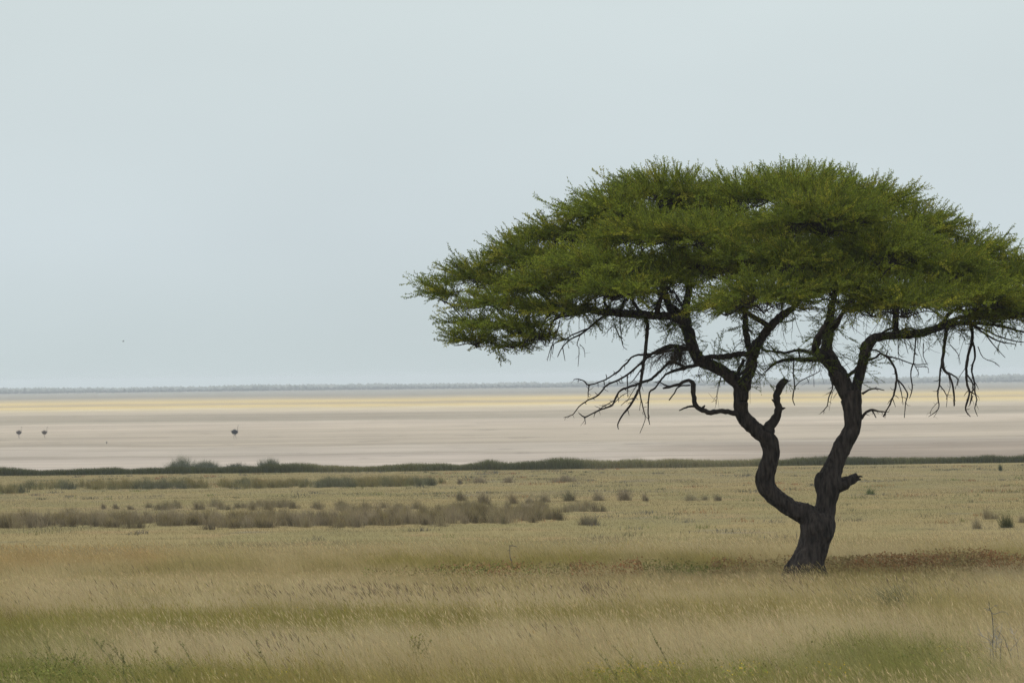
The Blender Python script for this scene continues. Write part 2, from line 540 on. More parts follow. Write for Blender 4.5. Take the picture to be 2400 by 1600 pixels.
def heads(base, hh, ln, colr, length, width):
    """spindle seed heads at the tips of stems"""
    n = len(base)
    tip = base.copy(); tip[:, 2] += hh; tip[:, :2] += ln * hh[:, None]; tip[:, 2] -= np.linalg.norm(ln * hh[:, None], axis=1) * .15
    dv = np.concatenate([ln * 1.4, np.ones((n, 1))], 1); dv /= np.linalg.norm(dv, axis=1, keepdims=True)
    yaw = rng.random(n) * math.pi
    wd = np.stack([np.cos(yaw), np.sin(yaw), np.zeros(n)], 1) * width
    a = tip - dv * length[:, None] * .5; b = tip + dv * length[:, None] * .5
    V = np.stack([a, tip - wd, b, tip + wd], 1).reshape(-1, 3)
    bI = np.arange(n)[:, None] * 4
    Fc = np.concatenate([bI + [0, 1, 2], bI + [0, 2, 3]], 1).reshape(-1, 3)
    return V, Fc, np.repeat(colr, 4, 0)


hc = vary(zc2 * np.array([1.06, 1.02, 1.0]), .25)
grass.add(*heads(pts2, h2, lean2, hc, .05 + .04 * rng.random(n), .0042))
o = link('dry_grass', grass.mesh('dry_grass'), M_grass)
tag(o, 'tall wind-bent dry grass with green patches covering the near plain', 'grass', kind='stuff')

# dark seeding grass heads in loose drifts
seed = Soup()
for (cx, row, hw, hh, cnt) in ((830, 1392, 260, 10, 420), (330, 1386, 320, 10, 120), (40, 1412, 120, 12, 60), (950, 1400, 130, 9, 140), (1440, 1392, 120, 9, 260),
                               (1160, 1392, 160, 9, 160), (1890, 1380, 80, 7, 90), (2180, 1376, 240, 9, 90), (1320, 1500, 120, 10, 60),
                               (720, 1540, 160, 25, 110), (330, 1330, 300, 14, 60)):
    cnt = int(cnt * .62)
    c = G(cx, row + 62); a = G(cx, row + 62 - hh * 2); b = G(cx, row + 62 + hh * 2)
    x = c[0] + rng.normal(0, .5, cnt) * hw * c[1] / FPX
    y = c[1] + rng.normal(0, .4, cnt) * abs(a[1] - b[1]) * .5
    pb = np.stack([x, y, T(y)], 1)
    hh_ = .42 + .16 * rng.random(cnt)
    ln = np.stack([-.5 + .2 * rng.standard_normal(cnt), .2 * rng.standard_normal(cnt)], 1)
    sc_ = vary(np.tile(SEED, (cnt, 1)), .3)
    seed.add(*blade_arrays(pb, hh_, np.full(cnt, .003), ln, sc_ * 1.8))
    seed.add(*heads(pb, hh_, ln, sc_, .08 + .06 * rng.random(cnt), .007))
o = link('seed_heads', seed.mesh('seed_heads'), M_grass)
tag(o, 'scattered dark seed heads standing above the pale grass', 'seeding grass', kind='stuff')

# short grass of the middle plain
low = Soup()
pts = scatter(90, 404, 165, 1.6)
n = len(pts)
f1 = fbm(pts[:, 0] * .09, pts[:, 1] * .035, 71); f2 = fbm(pts[:, 0] * .5, pts[:, 1] * .12, 81); f3 = fbm(pts[:, 0] * .16, pts[:, 1] * .045, 91)
MIDC = np.array([.158, .127, .064])
c = np.tile(MIDC, (n, 1))
w1 = np.clip((f1 - .45) * 5, 0, 1)[:, None]; c = c * (1 - w1 * .6) + np.array([.122, .108, .052]) * w1 * .7
w2 = np.clip((f2 - .55) * 7, 0, 1)[:, None]; c = c * (1 - w2 * .6) + np.array([.100, .085, .056]) * w2 * .55
w3 = np.clip((f3 - .56) * 7, 0, 1)[:, None]; c = c * (1 - w3 * .5) + np.array([.105, .095, .076]) * w3 * .75
nearw = np.clip((112 - pts[:, 1]) / 20, 0, 1)[:, None]
c = c * (1 - nearw * .6) + np.array([.26, .208, .110]) * nearw * .7
h = (.022 + .042 * rng.random(n)) * (.7 + .9 * f2) * (1 + 3.2 * nearw[:, 0])
lean = np.stack([-.35 + .4 * rng.standard_normal(n), .3 * rng.standard_normal(n)], 1)
w = (.0028 + .003 * rng.random(n)) * np.clip(pts[:, 1] / 150, .7, 2.2)
low.add(*blade_arrays(pts, h, w, lean, vary(c, .06)))
# sprinkled small herb tufts, dark and rusty
for k in range(900):
    y = math.sqrt(rng.random() * (390 ** 2 - 92 ** 2) + 92 ** 2); x = (rng.random() * 2 - 1) * (.134 * y)
    if vnoise(np.array([x * .12]), np.array([y * .05]), 7)[0] < .42: continue
    m_ = int(14 + rng.random() * 26)
    wx = .12 + .45 * rng.random() ** 2 * (y / 120)
    pb = np.stack([x + rng.normal(0, wx, m_), y + rng.normal(0, .5, m_), np.zeros(m_)], 1); pb[:, 2] = T(pb[:, 1])
    cc = [np.array([.075, .07, .045]), np.array([.085, .078, .068]), np.array([.12, .13, .045]), np.array([.19, .095, .045])][int(rng.choice([0, 0, 0, 1, 1, 2, 3]))]
    ln = rng.standard_normal((m_, 2)) * .5
    low.add(*blade_arrays(pb, .06 + .10 * rng.random(m_), np.full(m_, .015 * max(.8, y / 150)), ln, vary(np.tile(cc, (m_, 1)), .25)))
o = link('short_grass', low.mesh('short_grass'), M_grass)
tag(o, 'short olive tan grass and herbs on the middle plain', 'grass', kind='stuff')


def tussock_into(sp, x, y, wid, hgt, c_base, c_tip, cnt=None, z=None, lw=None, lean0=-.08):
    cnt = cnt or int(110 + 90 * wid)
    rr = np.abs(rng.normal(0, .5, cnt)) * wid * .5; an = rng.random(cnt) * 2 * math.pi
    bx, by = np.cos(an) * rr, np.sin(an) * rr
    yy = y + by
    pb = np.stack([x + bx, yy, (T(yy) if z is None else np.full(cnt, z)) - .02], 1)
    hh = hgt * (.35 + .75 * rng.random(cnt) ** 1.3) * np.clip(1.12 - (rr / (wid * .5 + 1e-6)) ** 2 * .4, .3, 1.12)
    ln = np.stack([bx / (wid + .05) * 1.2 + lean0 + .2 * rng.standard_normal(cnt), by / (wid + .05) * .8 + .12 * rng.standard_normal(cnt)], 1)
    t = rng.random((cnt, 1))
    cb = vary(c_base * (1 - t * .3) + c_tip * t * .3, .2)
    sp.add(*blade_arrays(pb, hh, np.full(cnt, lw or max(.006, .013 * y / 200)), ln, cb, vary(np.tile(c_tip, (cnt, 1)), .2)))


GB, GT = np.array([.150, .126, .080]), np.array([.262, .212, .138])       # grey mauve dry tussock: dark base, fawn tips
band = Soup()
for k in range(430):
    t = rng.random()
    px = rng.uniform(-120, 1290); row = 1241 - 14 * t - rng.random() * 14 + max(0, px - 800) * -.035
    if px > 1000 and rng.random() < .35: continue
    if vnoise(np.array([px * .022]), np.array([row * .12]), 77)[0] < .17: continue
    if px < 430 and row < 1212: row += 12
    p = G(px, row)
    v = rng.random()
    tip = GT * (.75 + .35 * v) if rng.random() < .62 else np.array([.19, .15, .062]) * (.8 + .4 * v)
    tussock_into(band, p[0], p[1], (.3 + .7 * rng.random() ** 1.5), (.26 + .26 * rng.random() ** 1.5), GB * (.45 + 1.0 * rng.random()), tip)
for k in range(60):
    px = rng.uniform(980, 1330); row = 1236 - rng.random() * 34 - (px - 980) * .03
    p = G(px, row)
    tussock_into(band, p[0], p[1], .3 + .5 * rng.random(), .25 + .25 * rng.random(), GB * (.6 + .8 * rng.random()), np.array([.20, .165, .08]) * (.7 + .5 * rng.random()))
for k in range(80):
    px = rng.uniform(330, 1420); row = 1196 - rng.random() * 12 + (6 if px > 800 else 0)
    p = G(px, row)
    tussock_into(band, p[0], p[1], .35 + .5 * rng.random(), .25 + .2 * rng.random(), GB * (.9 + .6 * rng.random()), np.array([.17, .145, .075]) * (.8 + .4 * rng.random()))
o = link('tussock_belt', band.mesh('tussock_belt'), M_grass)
tag(o, 'belt of mauve grey dry tussock grass across the left middle plain', 'tussock grass', kind='stuff')

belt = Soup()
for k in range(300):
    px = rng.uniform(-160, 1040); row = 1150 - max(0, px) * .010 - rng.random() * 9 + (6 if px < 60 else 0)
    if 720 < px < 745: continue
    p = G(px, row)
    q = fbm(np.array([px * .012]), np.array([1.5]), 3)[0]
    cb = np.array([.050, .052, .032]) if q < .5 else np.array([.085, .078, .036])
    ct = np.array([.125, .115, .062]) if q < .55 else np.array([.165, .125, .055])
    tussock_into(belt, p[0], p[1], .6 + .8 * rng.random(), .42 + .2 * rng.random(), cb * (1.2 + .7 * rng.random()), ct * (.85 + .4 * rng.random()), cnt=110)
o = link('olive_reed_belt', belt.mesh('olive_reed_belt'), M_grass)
tag(o, 'low olive brown reed belt in front of the dark shoreline strip', 'reed belt', kind='stuff')

shore = Soup()
n = 68000
x = (rng.random(n) * 2 - 1) * 80; y = 399 + rng.random(n) * 7 + np.where(x > 0, .5 * x, 0)
pxa = 1200 + x * FPX / y
q = fbm(x * .10, y * .02, 13) + .30 * np.clip((pxa - 1250) / 150, 0, 1) * np.clip((1790 - pxa) / 60, 0, 1) - .12 * np.clip((900 - pxa) / 300, 0, 1) - .0
dk = np.array([.040, .043, .015]); md = np.array([.070, .070, .026]); lt = np.array([.125, .112, .052])
w1 = np.clip((q - .40) * 5, 0, 1)[:, None]; w2 = np.clip((q - .56) * 5, 0, 1)[:, None]
cc = dk * (1 - w1) + md * w1; cc = cc * (1 - w2) + lt * w2
hgt = (.8 + .35 * rng.random(n)) * (.30 + .95 * fbm(x * .11, y * 0, 17) + .45 * fbm(x * .5, y * 0, 19)) * np.interp(pxa, [-100, 500, 1200, 2400], [.74, .72, .74, .82])
pb = np.stack([x, y, T(y) - .03], 1)
shore.add(*blade_arrays(pb, hgt, np.full(n, .045), np.stack([-.1 + .25 * rng.standard_normal(n), .2 * rng.standard_normal(n)], 1), vary(cc, .3), vary(cc * 1.5, .3)))
o = link('shoreline_reeds', shore.mesh('shoreline_reeds'), M_grass)
tag(o, 'dark green strip of reeds along the edge of the pan', 'reeds', kind='stuff')

# single clumps standing out from the belts
DKG, OLT = np.array([.040, .046, .026]), np.array([.105, .105, .052])
CLUMPS = [  # px, base row, width px, height px, base colour, tip colour, name, category, label
    (425, 1101, 96, 31, DKG, OLT, 'reed_clump', 'reeds', 'tall feathery green reed clump rising above the shoreline strip, left of the black ostrich'),
    (480, 1100, 110, 22, DKG, OLT, 'reed_clump', 'reeds', 'lower trailing reed clump just right of the tall feathery one on the shoreline'),
    (632, 1098, 56, 25, DKG, OLT, 'reed_clump', 'reeds', 'smaller pointed reed clump on the shoreline strip below right of the black ostrich'),
    (560, 1099, 110, 16, DKG, OLT * .7, 'reed_clump', 'reeds', 'low dark reed clump between the two raised clumps of the shoreline'),
    (1078, 1134, 16, 19, GB * .8, GT * .7, 'grass_tussock', 'tussock', 'small dark tussock in a gap just right of the olive reed belt'),
    (1128, 1131, 56, 20, GB, GT * .9, 'grass_tussock', 'tussock', 'wide flat topped brown tussock right of the small dark one beyond the olive belt'),
    (1193, 1131, 40, 18, GB, GT * .9, 'grass_tussock', 'tussock', 'medium brown tussock between two wider ones in the far row'),
    (1325, 1129, 98, 19, GB, GT * .9, 'grass_tussock', 'tussock', 'widest low brown tussock at the right end of the far row'),
    (1080, 1173, 26, 30, GB, OLT, 'grass_tussock', 'tussock', 'thin olive tussock at the left end of the upright middle row'),
    (1135, 1182, 42, 40, GB * .8, GT, 'grass_tussock', 'tussock', 'tallest mauve grey tussock with a dark foot in the middle row'),
    (1200, 1180, 36, 34, GB, np.array([.17, .12, .06]), 'grass_tussock', 'tussock', 'rusty topped tussock right of the tallest mauve grey one'),
    (1240, 1180, 40, 22, GB, GT, 'grass_tussock', 'tussock', 'low mauve tussock right of the rusty topped one'),
    (1277, 1177, 30, 27, GB, GT * .8, 'grass_tussock', 'tussock', 'narrow grey tussock left of the pair of spiky dark tussocks'),
    (1335, 1174, 40, 31, GB * .7, OLT, 'grass_tussock', 'tussock', 'dark spiky tussock with a pointed top in the middle row'),
    (1400, 1173, 44, 25, GB, GT * .9, 'grass_tussock', 'tussock', 'broad grey tussock right of the dark spiky pointed one'),
    (1466, 1172, 50, 37, GB * .9, GT, 'grass_tussock', 'tussock', 'tall rounded mauve tussock right of the centre of the plain'),
    (1510, 1174, 18, 26, GB, GT * .8, 'grass_tussock', 'tussock', 'slim tussock just right of the tall rounded mauve one'),
    (1622, 1173, 62, 24, GB * 1.6, OLT * 1.3, 'grass_tussock', 'tussock', 'wide thin olive tussock left of the tree'),
    (1681, 1173, 18, 24, GB, OLT, 'grass_tussock', 'tussock', 'narrow dark tussock nearest the left side of the tree trunk'),
    (1378, 1230, 62, 30, GB * .8, np.array([.115, .108, .075]), 'grass_tussock', 'tussock', 'lone bushy dark grey tussock left of the tree in open grass'),
    (2037, 1158, 24, 18, np.array([.05, .065, .025]), np.array([.12, .13, .055]), 'grass_tussock', 'tussock', 'small green tussock right of the broken stub of the tree'),
    (2345, 1103, 9, 19, np.array([.035, .045, .022]), np.array([.07, .085, .04]), 'grass_tussock', 'tussock', 'tiny dark green spike of grass just below the shoreline at far right'),
    (2358, 1236, 40, 44, np.array([.05, .055, .028]), np.array([.13, .12, .058]), 'grass_tussock', 'tussock', 'biggest dark olive tussock at the right edge of the plain'),
    (2312, 1216, 40, 38, GB * 1.4, np.array([.175, .145, .07]), 'grass_tussock', 'tussock', 'tall pale olive tussock just left of the biggest right edge tussock'),
    (2290, 1238, 30, 30, GB * 1.6, np.array([.16, .14, .08]), 'grass_tussock', 'tussock', 'sparse grey tussock in front of the pale olive one at the right'),
    (2398, 1225, 30, 30, GB * 1.4, np.array([.15, .13, .07]), 'grass_tussock', 'tussock', 'olive tussock cut by the right edge of the view'),
    (242, 1192, 18, 16, GB, GT * .7, 'grass_tussock', 'tussock', 'leftmost small dark tussock above the mauve tussock belt'),
    (272, 1192, 18, 17, GB, GT * .8, 'grass_tussock', 'tussock', 'second small dark tussock from the left above the mauve belt'),
    (303, 1193, 22, 13, GB, GT * .8, 'grass_tussock', 'tussock', 'third and lowest small tussock from the left above the mauve belt'),
    (392, 1190, 44, 18, GB * 1.3, OLT * 1.2, 'grass_tussock', 'tussock', 'wider olive tussock right of three small dark ones above the belt'),
    (1648, 1172, 26, 17, GB * 1.5, OLT * 1.3, 'grass_tussock', 'tussock', 'short pale tussock between the wide olive and the narrow dark tussock by the tree'),
]
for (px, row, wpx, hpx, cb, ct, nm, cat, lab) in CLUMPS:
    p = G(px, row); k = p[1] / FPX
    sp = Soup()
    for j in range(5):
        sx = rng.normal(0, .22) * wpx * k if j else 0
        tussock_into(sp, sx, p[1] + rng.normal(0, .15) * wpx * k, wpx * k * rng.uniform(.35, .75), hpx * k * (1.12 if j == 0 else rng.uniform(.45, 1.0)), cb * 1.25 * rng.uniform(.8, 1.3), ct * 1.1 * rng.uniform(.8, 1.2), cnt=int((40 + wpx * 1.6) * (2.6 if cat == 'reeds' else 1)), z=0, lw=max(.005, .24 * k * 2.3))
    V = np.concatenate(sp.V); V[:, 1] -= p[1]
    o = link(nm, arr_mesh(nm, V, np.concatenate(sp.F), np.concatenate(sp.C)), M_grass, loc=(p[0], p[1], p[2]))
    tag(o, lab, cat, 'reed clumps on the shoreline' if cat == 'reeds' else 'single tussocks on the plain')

# ------------------------------------------------------------------ ground cover in the shade of the tree, flowers
def leafy(sp, x, y, hgt, c, lsize, cnt_mul=1):
    """a mass of small leaves at random heights over each point"""
    n = len(x)
    z = T(y) + hgt * rng.random(n) ** .8
    a = rng.random(n) * 2 * math.pi; el = rng.normal(.3, .5, n)
    d = np.stack([np.cos(a) * np.cos(el), np.sin(a) * np.cos(el), np.sin(el)], 1)
    s = np.stack([-np.sin(a), np.cos(a), rng.normal(0, .3, n)], 1)
    c0 = np.stack([x, y, z], 1)
    L = (lsize * (.7 + .6 * rng.random(n)))[:, None]
    V = np.stack([c0, c0 + d * L * .5 + s * L * .32, c0 + d * L, c0 + d * L * .5 - s * L * .32], 1).reshape(-1, 3)
    b = np.arange(n)[:, None] * 4
    sp.add(V, np.concatenate([b + [0, 1, 2], b + [0, 2, 3]], 1).reshape(-1, 3), np.repeat(c, 4, 0))


cover = Soup()


def cover_strip(x0, x1, r0, r1, hgt, cnt, cols, lsize=.05):
    ymin, ymax = r0, r1
    y = ymin + rng.random(cnt) * (ymax - ymin)
    px = x0 + rng.random(cnt) * (x1 - x0)
    x = (px - 1200) * y / FPX
    keep = fbm(x * .8, y * .6, 23) + .10 * rng.standard_normal(cnt) > .36
    x, y = x[keep], y[keep]
    q = fbm(x * 1.3, y * .5, 29)
    c = np.array(cols)[np.clip((q * 1.5 - .25 + .12 * rng.standard_normal(len(x))) * len(cols), 0, len(cols) - 1).astype(int)]
    hloc = hgt * (.55 + .9 * fbm(x * 1.1, y * .8, 37))
    leafy(cover, x, y, hloc, vary(c, .35), lsize)


RU = [np.array([.23, .175, .08]), np.array([.22, .145, .068]), np.array([.24, .130, .060]), np.array([.25, .195, .09])]
OL = [np.array([.16, .14, .055]), np.array([.17, .135, .060]), np.array([.135, .135, .045]), np.array([.19, .115, .055])]
cover_strip(1900, 2560, 80.5, 83.5, .37, 15000, RU)
cover_strip(1660, 1900, 80.5, 84, .32, 4200, RU)
cover_strip(1500, 1690, 80.5, 84, .26, 2200, [np.array([.13, .145, .045]), np.array([.15, .145, .05]), np.array([.165, .13, .055])])
cover_strip(1330, 1500, 80.5, 84, .30, 2300, RU)
cover_strip(1020, 1350, 80.5, 84, .26, 3000, OL)
cover_strip(840, 1040, 80.5, 84, .2, 1000, OL)
o = link('creeping_herbs', cover.mesh('creeping_herbs'), M_grass)
tag(o, 'rust red and green creeping herbs in the strip behind the trunk', 'ground cover', kind='stuff')

fl = Soup()
for (px, row, wpx, cnt) in ((1480, 1592, 90, 260), (1420, 1598, 50, 120), (1570, 1586, 45, 130), (1735, 1590, 60, 160), (1960, 1590, 70, 60), (640, 1602, 120, 60),
                            (2240, 1548, 60, 40), (1990, 1480, 160, 30), (800, 1440, 500, 60)):
    p = G(px, row + 30); k = p[1] / FPX
    x = p[0] + rng.normal(0, .5, cnt) * wpx * k; y = p[1] + rng.normal(0, .5, cnt)
    leafy(fl, x, y, np.full(cnt, .32), vary(np.tile(np.array([.42, .31, .03]), (cnt, 1)), .25), .028)
    leafy(fl, x, y, np.full(cnt, .26), vary(np.tile(np.array([.12, .15, .03]), (cnt, 1)), .25), .05)
o = link('yellow_flowers', fl.mesh('yellow_flowers'), M_grass)
tag(o, 'small yellow flowers dotted in the green grass at the bottom', 'flowers', kind='stuff')

# ------------------------------------------------------------------ weeds, sticks
def stem_plant(name, cat, label, group, base, path, leafc, nleaf, lsize, stemc=(.085, .085, .04), r0=.006, branches=0):
    """upright weed: stem and branchlets as one tube mesh, leaves as a child"""
    root = empty(name, base); tag(root, label, cat, group)
    tb = Tubes(); path = np.array(path, float)
    pr, rr = tb.add(path, np.linspace(r0, r0 * .4, len(path)), 6, .05)
    spots = [pr]
    for k in range(branches):
        i = rng.integers(len(pr) // 3, len(pr) - 1)
        d = np.array([rng.normal(-.1, .5), rng.normal(0, .4), .8]); d /= np.linalg.norm(d)
        l = .06 + .14 * rng.random()
        bp = np.array([pr[i], pr[i] + d * l * .5 + [0, 0, .01], pr[i] + d * l])
        q, _ = tb.add(bp, [r0 * .5, r0 * .4, r0 * .25], 4, .04); spots.append(q)
    link('stem', tb.mesh('stem'), plain_mat('weed_stem', stemc, tuple(c * 1.5 for c in stemc), 20), root)
    sp = np.concatenate(spots)
    i = rng.integers(0, len(sp), nleaf)
    c0 = sp[i] + rng.normal(0, .006, (nleaf, 3))
    a = rng.random(nleaf) * 2 * math.pi; el = rng.normal(.5, .4, nleaf)
    d = np.stack([np.cos(a) * np.cos(el), np.sin(a) * np.cos(el), np.sin(el)], 1)
    s = np.stack([-np.sin(a), np.cos(a), 0 * a], 1)
    L = (lsize * (.6 + .7 * rng.random(nleaf)))[:, None]
    V = np.stack([c0, c0 + d * L * .5 + s * L * .25, c0 + d * L, c0 + d * L * .5 - s * L * .25], 1).reshape(-1, 3)
    b = np.arange(nleaf)[:, None] * 4
    Fc = np.concatenate([b + [0, 1, 2], b + [0, 2, 3]], 1).reshape(-1, 3)
    cc = np.array(leafc)[rng.integers(0, len(leafc), nleaf)]
    link('leaves', arr_mesh('leaves', V, Fc, np.repeat(vary(cc, .25), 4, 0)), M_grass, root)
    return root


WEEDC = [np.array([.10, .115, .035]), np.array([.135, .145, .045]), np.array([.12, .11, .045])]
WEEDS = [  # tip px, tip row, foot px, foot row
    (70, 1529, 190, 1610, 'leftmost tall leaning weed with a dark tip at the bottom left'),
    (102, 1504, 150, 1575, 'long thin leaning weed reaching up into the pale grass, second from left'),
    (146, 1518, 210, 1600, 'bushy topped leaning weed, third from the left'),
    (226, 1506, 330, 1640, 'biggest branching dark green weed of the bottom left weeds'),
    (266, 1522, 345, 1630, 'slim weed leaning beside the biggest branching weed'),
    (360, 1523, 450, 1625, 'single leaning weed right of the biggest bottom left weeds'),
    (426, 1509, 475, 1600, 'upright weed with a dark club shaped tip at the bottom left'),
    (572, 1484, 650, 1590, 'tall grey green weed with small leaves in the pale grass, rightmost of the left weeds'),
    (1392, 1515, 1470, 1620, 'pale bent weed at bottom centre, left of three leaning together'),
    (1436, 1512, 1530, 1620, 'long arching weed at bottom centre in the green grass'),
    (1535, 1500, 1590, 1600, 'dark leaning weed at bottom centre, rightmost of three together'),
    (990, 1488, 1010, 1545, 'thin dark bare weed leaning right beside the yellow green weed'),
]
for (tx, tr, fx, fr, lab) in WEEDS:
    p = G(fx, max(fr, 1560) + 25)
    tip = P(tx, tr, p[1]) - p
    path = [(0, 0, 0), (tip[0] * .25, .02, tip[2] * .35), (tip[0] * .6, .0, tip[2] * .7), tuple(tip)]
    big = 'biggest' in lab or 'bushy' in lab
    stem_plant('weed', 'weed', lab, 'leaning weeds in the near grass', p, path, WEEDC, 110 if not big else 230, .024, r0=.0045, branches=2 if not big else 7)
p = G(975, 1575); tip = P(962, 1496, p[1]) - p
stem_plant('flowering_weed', 'weed', 'yellow green flowering weed standing alone in the pale grass', None, p,
           [(0, 0, 0), (.02, 0, tip[2] * .4), (.03, 0, tip[2] * .7), tuple(tip)], [np.array([.13, .13, .03]), np.array([.19, .17, .04]), np.array([.10, .105, .03])], 230, .04, branches=12)

# low green weeds massed at the bottom left and bottom centre
gw = Soup()
for (cx, row, wpx, cnt, hgt) in ((130, 1650, 330, 5200, .42), (60, 1610, 160, 1500, .34), (420, 1660, 260, 1700, .36), (1450, 1668, 330, 2600, .34), (2000, 1600, 420, 1700, .3), (2080, 1560, 240, 1500, .3)):
    p = G(cx, row); k = p[1] / FPX
    x = p[0] + rng.normal(0, .5, cnt) * wpx * k; y = p[1] + rng.normal(0, .55, cnt) * 2.2
    keep = fbm(x * 1.6, y * 1.0, 43) > .42
    x, y = x[keep], y[keep]; n = len(x)
    c = np.array([[.105, .118, .030], [.135, .148, .038], [.085, .095, .026], [.16, .15, .05]])[rng.integers(0, 4, n)]
    h_ = hgt * (.5 + .8 * fbm(x * 1.3, y * 1.1, 47))
    leafy(gw, x, y, h_, vary(c, .3), .034)
    m_ = n // 9
    pb = np.stack([x[:m_], y[:m_], T(y[:m_])], 1)
    gw.add(*blade_arrays(pb, h_[:m_] * 1.25, np.full(m_, .006), np.stack([-.55 + .25 * rng.standard_normal(m_), .2 * rng.standard_normal(m_)], 1), vary(c[:m_] * .9, .25)))
o = link('green_weeds', gw.mesh('green_weeds'), M_grass)
tag(o, 'leafy dark green weeds among the grass at the bottom of the view', 'weeds', kind='stuff')

# tall green tuft right of the tree
p = G(2125, 1455); sp = Soup()
cnt = 420
rr = np.abs(rng.normal(0, .22, cnt)); an = rng.random(cnt) * 6.283
pb = np.stack([np.cos(an) * rr * 1.6, np.sin(an) * rr, np.zeros(cnt)], 1)
ln = np.stack([-.55 + pb[:, 0] * .5 + .3 * rng.standard_normal(cnt), .25 * rng.standard_normal(cnt)], 1)
sp.add(*blade_arrays(pb, .35 + .35 * rng.random(cnt), np.full(cnt, .007), ln, vary(np.tile(np.array([.095, .10, .055]), (cnt, 1)), .25)))
o = link('grass_tuft', sp.mesh('grass_tuft'), M_grass, loc=p)
tag(o, 'tall grey green tuft of leaning grass right of the trunk', 'grass tuft')


def px_tubes(tb, lines, y, base, sc, ox, oy, kr=1.0, step=.04, sides=6, dj=0.0):
    """lines of (X,Y,r) in an enlarged crop; placed at distance y, relative to base"""
    for ln in lines:
        pts, rad = [], []
        off = rng.normal(0, dj) if dj else 0
        for i, (X, Y, r_) in enumerate(ln):
            pts.append(P(ox + X / sc, oy + Y / sc, y + off * i / max(1, len(ln) - 1)) - base); rad.append(r_ / sc * y / FPX * kr)
        tb.add(pts, rad, sides, step)


# bare forked stick
p = G(1203, 1345); tb = Tubes()
px_tubes(tb, [[(1010, 1660, 26), (990, 1330, 24), (970, 1110, 30), (930, 980, 30), (890, 860, 20), (880, 560, 18), (880, 340, 24)],
              [(875, 350, 26), (1000, 352, 26), (1110, 372, 24), (1205, 405, 14)], [(885, 565, 16), (830, 562, 16), (755, 595, 12)]], p[1], p, 19.6, 1150, 1260, .8)
o = link('bare_stick', tb.mesh('bare_stick'), M_greywood, loc=p)
tag(o, 'bare grey stick with a crooked arm standing left of the tree', 'stick')

# dry thorny shrub, lower right
p = G(2335, 1590); root = empty('thorn_shrub', p)
tag(root, 'bare grey thorny shrub with one tall twig at the bottom right', 'shrub')
tb = Tubes()
SH = [[(940, 1500, 10), (900, 900, 9), (915, 800, 8), (905, 600, 8), (890, 420, 8), (850, 320, 7), (840, 200, 4)],
      [(890, 400, 7), (940, 415, 6), (1030, 380, 5), (1110, 378, 4), (1170, 430, 3)], [(870, 360, 6), (810, 330, 5), (760, 315, 3)],
      [(870, 330, 5), (930, 275, 4), (1000, 262, 3)], [(930, 275, 3), (1005, 300, 2)], [(905, 500, 4), (970, 490, 3)], [(905, 570, 4), (985, 585, 3)],
      [(905, 620, 4), (940, 605, 2)], [(905, 530, 4), (935, 525, 2)], [(850, 350, 4), (800, 350, 3)], [(840, 260, 3), (815, 235, 2)],
      [(1270, 1500, 10), (1240, 1250, 9), (1180, 1050, 8), (1130, 930, 8), (1110, 850, 7), (1050, 760, 6), (970, 685, 4)],
      [(1030, 1500, 8), (1035, 1050, 7), (1050, 870, 4)], [(1190, 1020, 5), (1300, 900, 5), (1350, 820, 3)], [(1380, 1500, 7), (1330, 1100, 6), (1300, 930, 5), (1240, 720, 3)],
      [(900, 900, 5), (800, 820, 5), (720, 780, 4), (640, 735, 3)], [(960, 1500, 6), (955, 1000, 5), (965, 830, 3)], [(1140, 990, 4), (1060, 950, 3)],
      [(870, 1400, 6), (860, 1000, 5), (880, 860, 3)], [(1000, 900, 3), (1050, 870, 3)], [(940, 960, 4), (1020, 970, 3)]]
px_tubes(tb, SH, p[1], p, 7.125, 2200, 1380, .85, dj=.15)
link('twigs', tb.mesh('twigs'), plain_mat('grey_thorn_twigs', (.07, .068, .06), (.14, .135, .125), 20), root)
shp = np.concatenate(tb.v); shp = shp[shp[:, 2] < .55]; tb = Tubes()
for k in range(70):
    a0 = shp[rng.integers(len(shp))]; d = rng.standard_normal(3); d[2] = abs(d[2]); d /= np.linalg.norm(d)
    tb.add([a0, a0 + d * .07, a0 + d * .13 + [0, 0, .015]], [.0022, .0018, .001], 4)
link('thorns', tb.mesh('thorns'), plain_mat('pale_thorns', (.16, .155, .15), (.24, .235, .225), 20), root)

# ------------------------------------------------------------------ the acacia
YT = 80.0
TB = G(1888, 1341); TB[1] = YT; TB[2] = 0.0
tree = empty('umbrella_thorn_tree', TB)
tag(tree, 'big flat topped umbrella thorn tree with a forked dark trunk standing in the grass', 'tree')
A3, B3, C3 = (3.36, 950, 340), (3.36, 1250, 640), (3.36, 1700, 650)
A4 = (3.563, 1650, 940)
nodes, nrad = [], []


def path(frame, pts, d0=0.0, d1=0.0):
    sc, ox, oy = frame
    out, rad = [], []
    for i, (X, Y, r_) in enumerate(pts):
        y = YT + d0 + (d1 - d0) * i / max(1, len(pts) - 1)
        out.append(P(ox + X / sc, oy + Y / sc, y) - TB); rad.append(r_ / sc * y / FPX)
    return np.array(out), np.array(rad)


# --- trunk: bole and the two stems, fused into one surface
tb = Tubes()
BOLE = [(850, 1560, 175), (850, 1430, 163), (868, 1340, 145), (905, 1240, 128), (925, 1160, 130), (950, 1060, 152), (955, 980, 140), (960, 930, 118)]
pts, rad = path(A4, BOLE); tb.add(pts, rad, 20, .06, .05)
